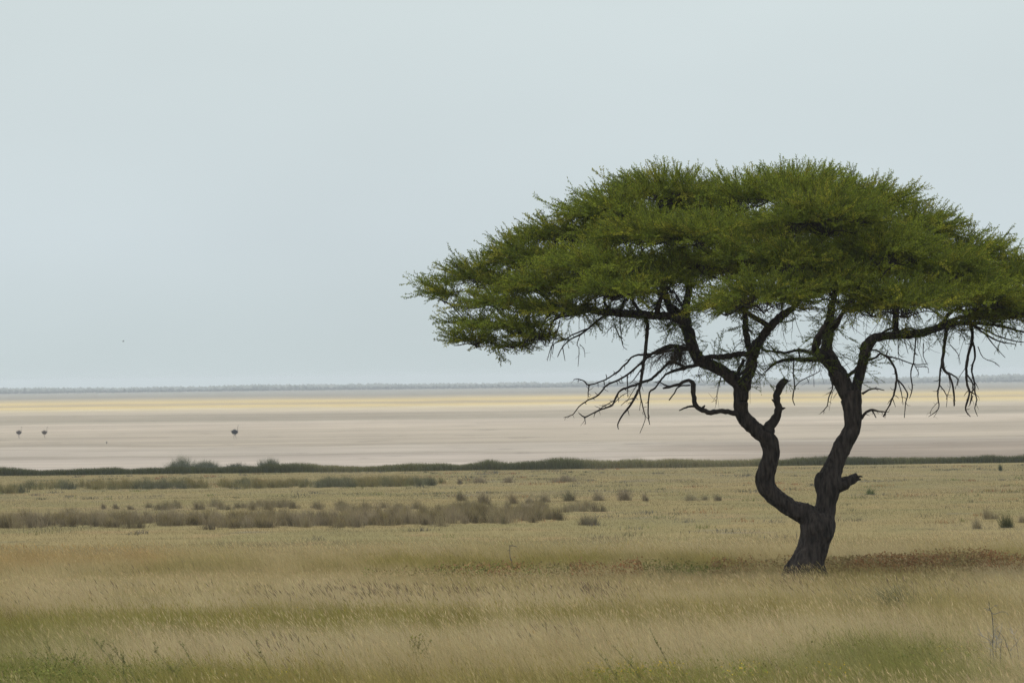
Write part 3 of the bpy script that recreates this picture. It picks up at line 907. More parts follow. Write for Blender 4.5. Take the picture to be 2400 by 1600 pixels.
# flaring roots
for (X, dx, r_) in ((700, -30, 42), (985, 30, 42), (800, -8, 52), (900, 8, 52)):
    pts, rad = path(A4, [(X + dx, 1490, r_), (X + dx * .3, 1400, r_ * .8), (850 + (X - 850) * .6, 1280, r_ * .45)], -.18 if X in (800, 900) else 0, -.05); tb.add(pts, rad, 12, .05, .05)
LST = [(935, 1000, 100), (860, 950, 96), (760, 905, 80), (675, 858, 76), (600, 800, 76), (525, 722, 80), (508, 640, 83), (528, 560, 79), (556, 480, 73), (560, 400, 72),
       (535, 320, 77), (440, 237, 64), (342, 150, 66), (308, 60, 65), (308, 0, 64)]
pts, rad = path(A4, LST, 0, -.25); q, r_ = tb.add(pts, rad, 16, .06, .05); nodes += list(q[-6:]); nrad += list(r_[-6:])
LS2 = [(1636, 1000, 62), (1634, 940, 64), (1640, 880, 66), (1625, 850, 60)]
pts, rad = path(B3, LS2, -.25, -.25); tb.add(pts, rad, 16, .06, .05)
RST = [(985, 1010, 110), (1005, 930, 88), (1025, 840, 90), (1045, 720, 108), (1055, 620, 98), (1085, 540, 82), (1130, 430, 77), (1180, 330, 77), (1235, 230, 71),
       (1243, 130, 74), (1235, 40, 82), (1228, -10, 92)]
pts, rad = path(A4, RST, 0, .25); q, r_ = tb.add(pts, rad, 16, .06, .05)
pts, rad = path(A4, [(985, 600, 40), (965, 690, 52), (985, 790, 36)], .05, .05); tb.add(pts, rad, 12, .05, .05)      # the swelling at the bend
pts, rad = path(A4, [(820, 880, 40), (865, 878, 34), (905, 905, 20)], -.12, -.12); tb.add(pts, rad, 12, .05, .05)      # knot in the fork
pts, rad = path(C3, [(1000, 1010, 72), (995, 950, 84), (990, 890, 80)], .25, .25); tb.add(pts, rad, 16, .06, .05)
raw = tb.mesh('trunk_raw')
tmp = bpy.data.objects.new('tmp', raw); COL.objects.link(tmp)
md = tmp.modifiers.new('r', 'REMESH'); md.mode = 'VOXEL'; md.voxel_size = .016
sm = tmp.modifiers.new('s', 'SMOOTH'); sm.iterations = 5; sm.factor = .5
dg = bpy.context.evaluated_depsgraph_get()
tme = bpy.data.meshes.new_from_object(tmp.evaluated_get(dg)); tme.name = 'trunk'
bpy.data.objects.remove(tmp); bpy.data.meshes.remove(raw)
nv = len(tme.vertices); cv = np.empty(nv * 3, np.float32); nn = np.empty(nv * 3, np.float32)
tme.vertices.foreach_get('co', cv); tme.vertices.foreach_get('normal', nn)
cv = cv.reshape(-1, 3); nn = nn.reshape(-1, 3)
dsp = np.array([mnoise.noise(Vector((c[0] * 11, c[1] * 11, c[2] * 2.4))) * .016 + abs(mnoise.noise(Vector((c[0] * 17, c[1] * 17, c[2] * 3.6)))) * -.022 + mnoise.noise(Vector((c[0] * 27, c[1] * 27, c[2] * 7))) * .007 + mnoise.noise(Vector((c[0] * 4, c[1] * 4, c[2] * 4))) * .012 for c in cv])
tme.vertices.foreach_set('co', (cv + nn * dsp[:, None]).astype(np.float32).ravel())
tme.polygons.foreach_set('use_smooth', np.ones(len(tme.polygons), bool))
tme.materials.clear(); tme.update()
link('trunk', tme, M_bark, tree)


def limb(name, frame, lines, d0, d1, sides=10, mat=None, wob=.08, rec=True, label=None, step=.07, kr=1.0):
    tb = Tubes()
    for k, ln in enumerate(lines):
        e0, e1 = (d0, d1) if not isinstance(d0, (list, tuple)) else (d0[k], d1[k])
        pts, rad = path(frame, ln, e0, e1); rad = rad * kr
        if len(pts) > 2:
            pts, rad = resample(pts, rad, step * .8)
            ph = rng.random() * 50
            jit = np.array([[mnoise.noise(Vector((i * .9, ph, 0))), mnoise.noise(Vector((i * .9, ph, 9))), mnoise.noise(Vector((i * .9, ph, 5)))] for i in range(len(pts))])
            pts = pts + jit * np.minimum(rad * .55, .022)[:, None] * np.minimum(1, np.arange(len(pts)) / 2)[:, None]
            rad = rad * np.array([1 + .22 * mnoise.noise(Vector((i * .55, ph, 3))) for i in range(len(pts))])
        q, r_ = tb.add(pts, rad, sides, None, wob)
        if mat is M_dead and sides == 6:
            for i in range(2, len(q) - 1):
                if rng.random() < .42:
                    d = (q[i + 1] - q[i - 1]); d /= np.linalg.norm(d)
                    e = d * .55 + rng.standard_normal(3) * .6; e /= np.linalg.norm(e); l2 = rng.uniform(.03, .15)
                    rs = min(r_[i] * .55, .008)
                    k2 = q[i] + e * l2 * .5; e2 = e + rng.standard_normal(3) * .5; e2 /= np.linalg.norm(e2)
                    tb.add([q[i], k2, k2 + e2 * l2 * .5], [rs, rs * .75, rs * .35], 4, None, 0, False)
        if rec: nodes.extend(list(q)); nrad.extend(list(r_))
    o = link(name, tb.mesh(name), mat or M_bark, tree)
    if label: o['label'] = label
    return o


# live limbs
limb('limb', B3, [[(1625, 880, 56), (1565, 825, 52), (1490, 770, 47), (1400, 725, 47), (1320, 690, 50), (1265, 610, 46), (1232, 510, 48), (1215, 440, 48), (1180, 385, 46)],
                  [(1215, 430, 44), (1170, 372, 40), (1080, 340, 33), (900, 331, 33), (700, 316, 31), (560, 308, 29), (460, 295, 24), (370, 278, 16), (280, 250, 10)],
                  [(1170, 380, 34), (1100, 305, 30), (1055, 230, 28), (1035, 150, 26), (990, 60, 20), (930, -40, 14)],
                  [(1210, 430, 42), (1200, 340, 36), (1205, 240, 32), (1225, 130, 26), (1230, 0, 18)],
                  [(1045, 190, 24), (960, 140, 20), (870, 140, 15), (760, 100, 12), (650, 60, 8)], [(1185, 330, 18), (1110, 265, 13), (1090, 255, 11)],
                  [(880, 320, 14), (800, 250, 12), (770, 150, 9), (720, 60, 6)], [(600, 300, 16), (560, 230, 13), (570, 120, 10), (500, 20, 6)], [(690, 290, 14), (720, 220, 11), (790, 150, 8)]],
     [-.3, -.5, -.4, -.4, -.3, -.4, -.6, -.8, -.7], [-.5, -1.2, .6, .3, 1.2, -.5, -1.2, -1.4, .4])
limb('limb', B3, [[(1655, 900, 52), (1690, 810, 44), (1715, 740, 42), (1728, 650, 46), (1745, 590, 48), (1800, 510, 37), (1840, 450, 36), (1905, 380, 34), (1970, 325, 30), (2060, 260, 22), (2130, 150, 15)],
                  [(1715, 620, 34), (1690, 560, 28), (1680, 480, 26), (1668, 400, 25), (1660, 300, 22), (1640, 180, 16), (1620, 60, 10)],
                  [(1710, 640, 26), (1620, 640, 22), (1540, 650, 22), (1450, 660, 20), (1380, 658, 18), (1320, 672, 16)],
                  [(1585, 835, 17), (1600, 800, 15), (1640, 720, 14), (1660, 680, 14)], [(1720, 580, 12), (1770, 530, 12), (1800, 500, 12)], [(1590, 810, 15), (1630, 790, 14), (1680, 765, 14), (1710, 750, 14)]],
     [-.3, -.3, -.3, -.3, -.3, -.3], [-1.4, -.9, -.5, -.3, -.3, -.3])
limb('limb', C3, [[(975, 940, 70), (930, 850, 68), (888, 760, 70), (835, 675, 66), (805, 600, 56), (800, 510, 40), (812, 430, 42), (822, 360, 44), (830, 280, 32), (850, 160, 24), (880, 40, 16)],
                  [(790, 640, 48), (735, 600, 42), (712, 540, 34), (742, 470, 31), (785, 400, 30), (800, 340, 20)],
                  [(840, 390, 42), (865, 370, 34), (900, 320, 18), (960, 220, 12), (1010, 120, 8)]], [.25, .25, .1], [.6, -.1, -.6])
limb('limb', C3, [[(1010, 950, 46), (1032, 880, 44), (1052, 780, 42), (1080, 680, 41), (1098, 600, 43), (1112, 540, 42), (1150, 490, 36), (1225, 465, 35), (1340, 457, 33), (1480, 445, 37), (1570, 430, 32),
                   (1690, 392, 27), (1800, 366, 20), (1930, 362, 15), (2100, 370, 12), (2230, 398, 9), (2380, 440, 6)],
                  [(1345, 450, 30), (1342, 390, 28), (1340, 310, 28), (1360, 200, 22), (1400, 80, 14)], [(1640, 410, 26), (1720, 350, 18), (1745, 300, 16), (1795, 262, 15), (1850, 252, 13), (1905, 285, 10)],
                  [(945, 790, 18), (985, 760, 16), (1020, 730, 15), (1060, 695, 15)], [(1220, 450, 10), (1260, 420, 10), (1320, 395, 9)], [(1380, 420, 9), (1440, 400, 9), (1500, 415, 9)],
                  [(1700, 385, 18), (1800, 330, 14), (1960, 290, 12), (2150, 240, 9), (2350, 220, 7)]], [.25, .5, .5, .25, .4, .4, .5], [.6, .3, .2, .25, .4, .4, .9])
limb('limb', C3, [[(730, 640, 20), (620, 650, 20), (540, 642, 16), (460, 652, 14), (400, 672, 11), (340, 720, 6), (285, 768, 3)],
                  [(700, 605, 16), (600, 572, 14), (540, 578, 11), (460, 592, 10), (380, 582, 9), (285, 574, 8)], [(575, 575, 7), (590, 640, 7)]], [.0, .0, -.1], [-.3, -.25, -.15], 8)

# broken wood
limb('broken_stub', A4, [[(1060, 700, 80), (1150, 690, 58), (1200, 672, 48), (1255, 640, 38), (1285, 622, 30)], [(1265, 640, 18), (1262, 605, 8)], [(1280, 640, 18), (1300, 628, 9), (1325, 632, 4)],
                         [(1250, 630, 16), (1232, 612, 6)], [(1280, 650, 16), (1312, 652, 5)]], .1, .1, 10, M_bark, .15, False, 'short broken branch stub with a splintered end')
limb('dead_snag', B3, [[(1850, 1230, 60), (1880, 1180, 38), (1918, 1120, 33), (1932, 1060, 31), (1915, 1005, 26), (1920, 940, 28), (1950, 885, 31), (1978, 848, 28), (1990, 836, 20)],
                       [(1930, 1075, 16), (1960, 1065, 12), (1984, 1060, 4)], [(1900, 1010, 12), (1880, 995, 5)], [(1985, 862, 10), (2010, 850, 5), (2032, 842, 2)], [(1815, 1215, 12), (1835, 1195, 8), (1852, 1180, 3)]],
     -.2, -.3, 10, M_dead, .12, False, 'upright dead snag with a snapped top')
limb('dead_branch', B3, [[(1620, 1100, 30), (1570, 1098, 22), (1490, 1088, 19), (1400, 1095, 19), (1330, 1072, 21), (1275, 1045, 20), (1263, 960, 20), (1256, 880, 21), (1220, 842, 13), (1150, 872, 12), (1070, 897, 11), (1022, 906, 6)],
                         [(1065, 892, 8), (1035, 880, 6), (1005, 862, 4)], [(1270, 1048, 10), (1215, 1052, 8), (1150, 1080, 4)], [(1235, 882, 6), (1145, 893, 6), (1110, 945, 6), (1070, 998, 5)], [(1335, 1060, 12), (1350, 1042, 5)]],
     -.25, -.7, 8, M_dead, .12, False, 'crooked bare dead branch bent back on itself')
# hanging dead branches on the left
limb('dead_branch', B3, [[(1310, 715, 18), (1210, 742, 15), (1120, 765, 13), (1040, 800, 9), (990, 862, 8), (958, 905, 8), (915, 940, 7), (905, 1050, 6), (905, 1125, 5), (917, 1192, 3)]], -.35, -.7, 6, M_dead, .1, False)
limb('dead_branch', B3, [[(1200, 745, 13), (1155, 720, 12), (1080, 700, 12), (1000, 770, 12), (930, 832, 12), (860, 858, 11), (780, 888, 10), (690, 920, 9), (650, 980, 9), (618, 1040, 8), (540, 1070, 7), (470, 1102, 6), (405, 1132, 6), (360, 1102, 3)],
                         [(402, 1132, 4), (408, 1160, 3), (412, 1188, 2)], [(620, 1040, 4), (690, 970, 3), (740, 940, 2)], [(640, 1000, 4), (560, 1045, 4), (480, 1100, 3)]], -.4, -.9, 6, M_dead, .1, False)
limb('dead_branch', B3, [[(1290, 640, 20), (1240, 612, 19), (1180, 590, 18), (1090, 570, 15), (1000, 600, 13), (900, 660, 12), (820, 732, 9), (740, 800, 9), (650, 850, 8), (580, 880, 8), (510, 960, 7), (430, 1000, 6), (360, 1050, 5), (310, 1112, 4), (240, 1136, 2)],
                         [(290, 1118, 3), (270, 1138, 2)], [(560, 880, 4), (555, 845, 3)], [(740, 800, 5), (742, 900, 4), (745, 972, 3)]], -.4, -1.0, 6, M_dead, .1, False)
limb('dead_branch', B3, [[(1080, 585, 13), (960, 630, 12), (870, 642, 9), (790, 652, 8), (720, 722, 8), (650, 786, 7), (560, 840, 6), (440, 880, 6), (400, 850, 5), (350, 832, 4), (315, 838, 2)], [(440, 880, 5), (433, 930, 4), (432, 975, 3)],
                         [(580, 830, 4), (572, 798, 3)], [(355, 832, 3), (352, 862, 2)]], -.5, -1.0, 6, M_dead, .1, False)
limb('dead_branch', B3, [[(888, 320, 18), (897, 450, 15), (884, 600, 14), (866, 720, 13), (850, 830, 12), (832, 910, 11), (770, 1030, 9), (700, 1120, 7), (665, 1190, 5), (671, 1228, 3)],
                         [(836, 920, 6), (850, 1000, 5), (870, 1080, 4), (880, 1150, 3), (838, 1262, 2)], [(800, 980, 5), (740, 1000, 3), (690, 1042, 2)], [(890, 455, 10), (925, 430, 4)], [(860, 740, 5), (790, 840, 4), (760, 870, 2)],
                         [(845, 850, 4), (790, 920, 3), (745, 1000, 2)], [(740, 1060, 4), (755, 1120, 2)], [(850, 990, 3), (835, 1080, 2)]], -.6, -.8, 6, M_dead, .1, False, 'straight bare branch hanging straight down from the long limb')
limb('dead_branch', B3, [[(600, 318, 12), (520, 362, 10), (440, 432, 9), (370, 482, 8), (290, 522, 6), (230, 582, 5), (190, 660, 3)], [(420, 440, 7), (320, 480, 6), (250, 520, 5), (150, 570, 4), (110, 690, 2)],
                         [(370, 482, 4), (345, 560, 3), (360, 600, 3), (352, 735, 2)], [(365, 560, 3), (400, 600, 2), (405, 660, 2)], [(680, 340, 5), (690, 480, 4), (705, 570, 3), (738, 602, 2)], [(640, 400, 3), (550, 495, 2)], [(640, 410, 3), (690, 520, 2)],
                         [(230, 580, 4), (250, 690, 2)], [(160, 560, 4), (150, 640, 2)]], -.8, -1.3, 6, M_dead, .1, False)
limb('dead_branch', B3, [[(470, 295, 12), (380, 312, 11), (290, 330, 10), (200, 352, 9), (145, 390, 8), (132, 450, 7), (130, 495, 6)], [(380, 290, 9), (250, 290, 8), (130, 330, 7), (60, 430, 6), (40, 520, 4), (-10, 600, 3)], [(210, 370, 5), (180, 490, 4), (150, 560, 3), (130, 690, 2)],
                         [(250, 300, 6), (100, 380, 5), (20, 440, 4), (-60, 540, 3), (-150, 640, 2)], [(60, 430, 4), (-10, 560, 3), (-80, 640, 2)]], -.9, -1.5, 6, M_dead, .1, False)
# hanging dead branches on the right
limb('dead_branch', C3, [[(1755, 385, 16), (1730, 480, 14), (1718, 600, 13), (1708, 665, 13), (1730, 742, 12), (1760, 762, 8), (1790, 850, 8), (1800, 920, 8), (1803, 1012, 6)], [(1735, 740, 7), (1790, 768, 6), (1832, 800, 4), (1828, 850, 3)],
                         [(1708, 660, 9), (1690, 760, 8), (1685, 850, 7), (1672, 930, 6), (1682, 1018, 5), (1650, 1062, 4), (1600, 1096, 2)], [(1690, 850, 5), (1730, 905, 4), (1746, 950, 3), (1740, 1020, 2)], [(1670, 985, 3), (1630, 1030, 2), (1612, 1070, 2)],
                         [(1680, 1020, 3), (1660, 1070, 2), (1640, 1100, 1.5)], [(1770, 530, 4), (1830, 600, 3), (1850, 680, 2)], [(1760, 780, 4), (1770, 860, 3), (1740, 960, 2)]], .5, .1, 6, M_dead, .1, False)
limb('dead_branch', C3, [[(1935, 365, 15), (1942, 500, 12), (1912, 620, 11), (1897, 740, 10), (1905, 850, 9), (1922, 900, 9), (1908, 970, 8), (1892, 1040, 6), (1930, 1096, 3)],
                         [(1948, 510, 9), (1967, 620, 8), (1940, 720, 8), (1960, 820, 7), (1966, 900, 6), (1980, 962, 5), (1964, 1030, 4), (1986, 1092, 2)], [(1900, 760, 7), (1950, 842, 6), (1940, 920, 5), (1925, 1002, 4)],
                         [(1915, 890, 6), (1965, 920, 5)], [(1950, 930, 4), (1930, 990, 3), (1922, 1010, 2)], [(1970, 830, 4), (1995, 880, 2)], [(1990, 545, 4), (2030, 630, 3), (2120, 668, 3), (2160, 702, 2)], [(1900, 700, 3), (1840, 790, 2), (1810, 880, 2)]], .5, .3, 6, M_dead, .1, False)
limb('dead_branch', C3, [[(1125, 650, 12), (1180, 632, 9), (1222, 602, 9), (1280, 632, 10), (1330, 702, 10), (1350, 790, 10), (1332, 900, 8), (1310, 962, 7), (1290, 1010, 6), (1240, 1096, 3)], [(1350, 800, 7), (1400, 852, 6), (1435, 920, 6), (1420, 982, 5), (1410, 1104, 3)],
                         [(1360, 810, 5), (1385, 900, 4), (1400, 1002, 2)], [(1140, 575, 7), (1185, 570, 6), (1255, 612, 6), (1350, 636, 6), (1480, 682, 5), (1590, 682, 3)], [(1478, 680, 6), (1460, 760, 5), (1472, 870, 5), (1450, 952, 3)],
                         [(1490, 690, 4), (1522, 752, 3), (1514, 782, 2)], [(1500, 702, 4), (1590, 706, 3), (1597, 752, 2)], [(1500, 475, 7), (1492, 570, 6), (1480, 682, 5)], [(1130, 590, 8), (1190, 500, 7)], [(1320, 960, 4), (1340, 1018, 2)],
                         [(1360, 480, 4), (1365, 600, 3), (1400, 630, 2)], [(1410, 490, 4), (1440, 600, 2)], [(1560, 520, 4), (1560, 620, 3), (1595, 690, 2)]], .3, .0, 6, M_dead, .1, False)
limb('dead_branch', C3, [[(1070, 1110, 16), (1110, 1060, 11), (1160, 1042, 10), (1210, 1054, 6), (1262, 1062, 5), (1245, 1098, 3)], [(1155, 1045, 7), (1172, 1075, 5), (1186, 1102, 4)]], .2, .0, 6, M_dead, .1, False)
limb('dead_branch', C3, [[(1080, 915, 12), (1128, 886, 7), (1182, 874, 6), (1252, 888, 3)], [(1200, 880, 3), (1190, 870, 2)]], .2, .0, 6, M_dead, .1, False)
limb('dead_branch', C3, [[(842, 830, 8), (842, 880, 5), (815, 942, 5), (800, 1012, 4), (748, 1072, 2.5)]], .2, -.1, 6, M_dead, .1, False)
limb('dead_branch', C3, [[(540, 648, 6), (535, 750, 5), (545, 850, 5), (530, 950, 5), (547, 1006, 3)], [(550, 862, 4), (582, 822, 4), (640, 790, 4), (700, 762, 4), (745, 732, 3), (745, 690, 2)], [(640, 790, 3), (660, 830, 2)]], -.15, -.3, 6, M_dead, .1, False)
limb('dead_branch', C3, [[(1945, 375, 9), (2040, 440, 8), (2150, 500, 6), (2290, 528, 3)], [(2050, 450, 6), (2120, 540, 4), (2205, 632, 2)], [(1950, 372, 7), (2100, 440, 6), (2230, 490, 5), (2352, 510, 4)]], .5, .4, 6, M_dead, .1, False)

# --- crown: pads of feathery sprays
PADS = [  # px, row, half width px, half height px, depth
    (1545, 438, 150, 46, .5), (1655, 470, 120, 40, 1.0), (1738, 446, 115, 36, .6), (1960, 575, 90, 34, .4), (2330, 722, 110, 24, -.3), (1880, 434, 165, 46, .2), (2025, 464, 135, 46, .7), (2160, 522, 115, 46, .3), (2270, 584, 105, 44, .5), (2400, 632, 120, 46, .0), (2510, 680, 110, 40, .3),
    (1425, 480, 120, 44, .0), (1325, 537, 120, 42, .5), (1222, 590, 120, 38, -.2), (1118, 634, 100, 30, .3), (1040, 672, 54, 24, -.1), (1112, 778, 70, 16, -.7), (1195, 746, 100, 18, -.9), (1310, 706, 110, 24, -1.1), (1165, 690, 90, 20, -.5), (1205, 788, 55, 9, -.8), (1268, 768, 66, 11, -1.1), (1100, 738, 58, 12, .2),
    (1505, 540, 150, 44, -1.0), (1400, 606, 140, 40, -1.3), (1650, 540, 150, 48, -1.2), (1930, 512, 200, 58, -1.9), (1765, 600, 120, 40, -1.9), (2085, 590, 145, 50, -2.0), (1435, 676, 120, 30, -1.9), (1560, 645, 105, 36, -1.1),
    (1790, 694, 145, 50, -2.9), (1955, 672, 125, 46, -2.4), (2125, 706, 135, 46, -2.7), (2285, 684, 120, 42, -1.2), (2410, 705, 110, 34, -.8), (1270, 650, 115, 28, -1.0), (2225, 616, 115, 42, -1.0),
    (1850, 604, 110, 40, -2.4), (2500, 740, 90, 30, -.4), (1700, 712, 80, 28, -1.9), (2045, 712, 85, 34, -2.2),
    (1650, 600, 140, 36, .6), (1850, 600, 150, 40, .6), (2060, 620, 140, 40, .6), (1400, 650, 120, 28, .4),
    # far side
    (1500, 520, 170, 50, 2.0), (1700, 530, 180, 52, 2.6), (1920, 525, 190, 52, 2.4), (2110, 570, 150, 48, 2.2), (1360, 600, 150, 40, 1.8), (2280, 640, 140, 40, 1.8), (1560, 620, 150, 38, 3.2), (1760, 625, 160, 40, 3.6), (1980, 635, 150, 40, 3.4),
    (1230, 655, 110, 26, 1.4), (2420, 690, 120, 32, 1.2), (2160, 670, 130, 34, 2.9), (1420, 660, 120, 28, 2.6),
]


def spray_template(seed):
    """one feathery twig with fine leaves along it, along +X, length about 1 before scaling .45"""
    r = np.random.default_rng(seed)
    axes = []
    n = 9
    bend = r.uniform(-.12, .25); side = r.uniform(-.15, .15)
    t = np.linspace(0, 1, n)
    ax = np.stack([t * .56, side * .56 * t ** 2, bend * .56 * t ** 2], 1)
    axes.append((ax, .0035))
    for k in range(r.integers(5, 8)):
        i = r.integers(1, n - 2)
        sgn = 1 if k % 2 else -1
        a = math.radians(r.uniform(16, 46)) * sgn
        l = r.uniform(.12, .27) * (1.15 - i / n * .6)
        d = np.array([math.cos(a), math.sin(a), r.normal(.1, .25)]); d /= np.linalg.norm(d)
        tt = np.linspace(0, 1, 5)[:, None]
        axes.append((ax[i] + d * l * tt + np.array([.1, 0, .08]) * l * tt ** 2, .0022))
    V, kind = [], []
    for (p_, w_) in axes:
        seg = np.linalg.norm(np.diff(p_, axis=0), axis=1); s = np.concatenate([[0], np.cumsum(seg)])
        # twig ribbons, crossed
        for wd in (np.array([0, 0, 1.]), np.array([.2, 1., 0])):
            for i in range(0, len(p_) - 1, 2):
                j = min(i + 2, len(p_) - 1)
                V += [p_[i] - wd * w_, p_[j] - wd * w_ * .7, p_[j] + wd * w_ * .7, p_[i] + wd * w_]; kind += [1]
        m = int(s[-1] / .022)
        for q in range(m):
            u = (q + r.random()) / m * s[-1]
            c = np.array([np.interp(u, s, p_[:, a]) for a in range(3)])
            i = min(np.searchsorted(s, u), len(p_) - 1); i = max(i, 1)
            d = p_[i] - p_[i - 1]; d /= np.linalg.norm(d)
            for rep in range(2):
                rv = r.standard_normal(3); rv[2] = rv[2] * .7 + .25
                sd_ = np.cross(d, rv); sd_ /= np.linalg.norm(sd_)
                ld = d * r.uniform(.5, 1.1) + sd_ * .75; ld /= np.linalg.norm(ld)
                wv = np.cross(ld, r.standard_normal(3)); wv /= np.linalg.norm(wv)
                l = r.uniform(.024, .042); w2 = l * .17
                V += [c, c + ld * l * .5 + wv * w2, c + ld * l, c + ld * l * .5 - wv * w2]; kind += [0]
    return np.array(V).reshape(-1, 4, 3), np.array(kind)


TEMPL = [spray_template(100 + i) for i in range(14)]
CC = P(1800, 620, YT) - TB
spr_p, spr_d, spr_n, spr_c, spr_s = [], [], [], [], []
sub_nodes = []          # (point, pad index)
pad_c = []
LEAF_A, LEAF_B, LEAF_C = np.array([.182, .212, .024]), np.array([.112, .152, .022]), np.array([.225, .228, .028])
for pi, (px, row, hw, hh, dep) in enumerate(PADS):
    y = YT + dep
    row = row + (22 if dep > -1.8 else 12)
    c = P(px, row, y) - TB
    k = y / FPX
    rx, rz = hw * k, hh * k; ry = rx * .95
    pad_c.append((c, rx, ry, rz))
    cnt = int(400 * rx * (rx * .5 + rz) / 1.2)
    if dep > 1.5: cnt = int(cnt * .7)
    u = rng.standard_normal((cnt, 3)); u[:, 2] = u[:, 2] + .5
    u /= np.linalg.norm(u, axis=1, keepdims=True)
    u = u[u[:, 2] > -.25]; cnt = len(u)
    lump = np.array([.82 + .42 * mnoise.noise(Vector((a[0] * 2.3 + pi * 3.1, a[1] * 2.3, a[2] * 2.3))) for a in u])
    s = (.45 + .5 * rng.random(cnt) ** .6) * lump
    pos = c + u * np.array([rx, ry, rz]) * s[:, None]
    outw = pos - (CC - [0, 0, 2.2]); outw[:, 2] *= .25; outw /= np.linalg.norm(outw, axis=1, keepdims=True)
    hu = u * [1, 1, .25]; hu /= np.maximum(np.linalg.norm(hu, axis=1, keepdims=True), .2)
    d = hu * .75 + outw * .6 + rng.standard_normal((cnt, 3)) * .25
    d[:, 2] += -.06 + .27 * np.clip(u[:, 2], 0, 1) ** 1.5 - .5 * np.clip(-u[:, 2], 0, 1) - .22 * np.clip(1 - np.abs(u[:, 2]) * 1.6, 0, 1)
    d /= np.linalg.norm(d, axis=1, keepdims=True)
    nn_ = np.array([0, 0, 1.]) + rng.standard_normal((cnt, 3)) * .35 + u * .3
    tint = rng.random((cnt, 1)); padt = rng.normal(1, .11)
    col = (LEAF_A * (1 - tint) + LEAF_B * tint) * padt
    yel = rng.random(cnt) < .14
    col[yel] = LEAF_C
    spr_p.append(pos - d * .2); spr_d.append(d); spr_n.append(nn_); spr_c.append(col * rng.normal(1, .09, (cnt, 1))); spr_s.append(rng.uniform(.75, 1.25, cnt))
    m_ = 9 if dep < 1.5 else 6
    for q in range(m_):
        a = rng.random() * 2 * math.pi; rr_ = .25 + .5 * rng.random()
        sub_nodes.append((c + np.array([math.cos(a) * rx * rr_, math.sin(a) * ry * rr_, rz * rng.uniform(-.55, .1)]), pi))
# long leaders standing out of the top, and wisps hanging round the limbs
for (px, row, hw, hh, dep) in PADS[:36]:
    c = P(px, row + 30, YT + dep) - TB; k = (YT + dep) / FPX
    m_ = 3
    a = rng.random(m_) * 6.283; rr_ = rng.random(m_) ** .5
    q = c + np.stack([np.cos(a) * rr_ * hw * k, np.sin(a) * rr_ * hw * k, hh * k * np.sqrt(np.clip(1 - rr_ ** 2, 0, 1)) * .9], 1)
    outw = q - (CC - [0, 0, 1.5]); outw /= np.linalg.norm(outw, axis=1, keepdims=True)
    d = outw + rng.standard_normal((m_, 3)) * .35 + [0, 0, .35]; d /= np.linalg.norm(d, axis=1, keepdims=True)
    spr_p.append(q - d * .1); spr_d.append(d); spr_n.append(rng.standard_normal((m_, 3)) + [0, 0, .5]); spr_c.append(np.tile(LEAF_A, (m_, 1))); spr_s.append(rng.uniform(.5, .85, m_))
zs_ = np.array(nodes)[(np.array(nrad) < .3) & (np.array(nodes)[:, 2] > 3.3)]
zs_ = np.array(nodes)[(np.array(nrad) < .11) & (np.array(nodes)[:, 2] > 3.45)]
m_ = 560
q = zs_[rng.integers(0, len(zs_), m_)] + rng.normal(0, 1, (m_, 3)) * [.04, .04, .03]
d = rng.standard_normal((m_, 3)) * [.7, .6, .45] + [0, 0, -.3]; d /= np.linalg.norm(d, axis=1, keepdims=True)
spr_p.append(q); spr_d.append(d); spr_n.append(rng.standard_normal((m_, 3)) + [0, 0, .7]); spr_c.append(np.tile(LEAF_B, (m_, 1))); spr_s.append(rng.uniform(.35, .95, m_))
spr_p, spr_d, spr_n, spr_c, spr_s = map(np.concatenate, (spr_p, spr_d, spr_n, spr_c, spr_s))

# branchlets that carry the sprays: grown from the limbs to every pad, then out to its edge
tb = Tubes()
nodes = np.array(nodes); nrad = np.array(nrad)
bpts, brad = list(nodes), list(nrad)


def grow(target, pool, prad, r_end, maxr, droop=.0, up_pen=2.0):
    d = target - pool
    cost = np.linalg.norm(d, axis=1) + up_pen * np.clip(-d[:, 2], 0, None) - .3 * np.minimum(prad, .1) * 10 * .1
    i = int(np.argmin(cost)); a = pool[i]; L = np.linalg.norm(target - a)
    m1 = a * .65 + target * .35 + np.array([0, 0, .12 * L]) + rng.normal(0, .05 * L, 3)
    m2 = a * .3 + target * .7 + np.array([0, 0, .10 * L]) + rng.normal(0, .05 * L, 3)
    r0 = min(prad[i] * .75, maxr)
    return np.array([a, m1, m2, target]), np.array([r0, r0 * .8, r0 * .6 + r_end * .4, r_end])


order = np.argsort([np.linalg.norm(c - CC + [0, 0, .8]) for (c, *_r) in pad_c])
pad_pts = {}
for pi in order:
    c, rx, ry, rz = pad_c[pi]
    tgt = c - np.array([0, 0, .55 * rz])
    pp, rr_ = grow(tgt, np.array(bpts), np.array(brad), .016, .05)
    q, r_ = tb.add(pp, rr_, 6, .12, .1)
    bpts += list(q); brad += list(r_); pad_pts[pi] = ([*q[-5:]], [*r_[-5:]])
for (t_, pi) in sub_nodes:
    pl, pr = pad_pts[pi]
    pp, rr_ = grow(t_, np.array(pl), np.array(pr), .007, .016)
    q, r_ = tb.add(pp, rr_, 5, .12, .0, cap=False)
    pl += list(q[1:]); pr += list(r_[1:])
allp = np.concatenate([np.array(v[0]) for v in pad_pts.values()])
for i in range(len(spr_p)):
    if rng.random() < .3: continue
    d = allp - spr_p[i]; j = int(np.argmin((d ** 2).sum(1) + .3 * np.clip(d[:, 2], 0, None)))
    a = allp[j]; L = np.linalg.norm(spr_p[i] - a)
    if L < .05 or L > 1.1: continue
    tb.add(np.array([a, a * .5 + spr_p[i] * .5 + rng.normal(0, .08 * L, 3), spr_p[i]]), [.0055, .0045, .003], 3, None, 0, False)
crown = None

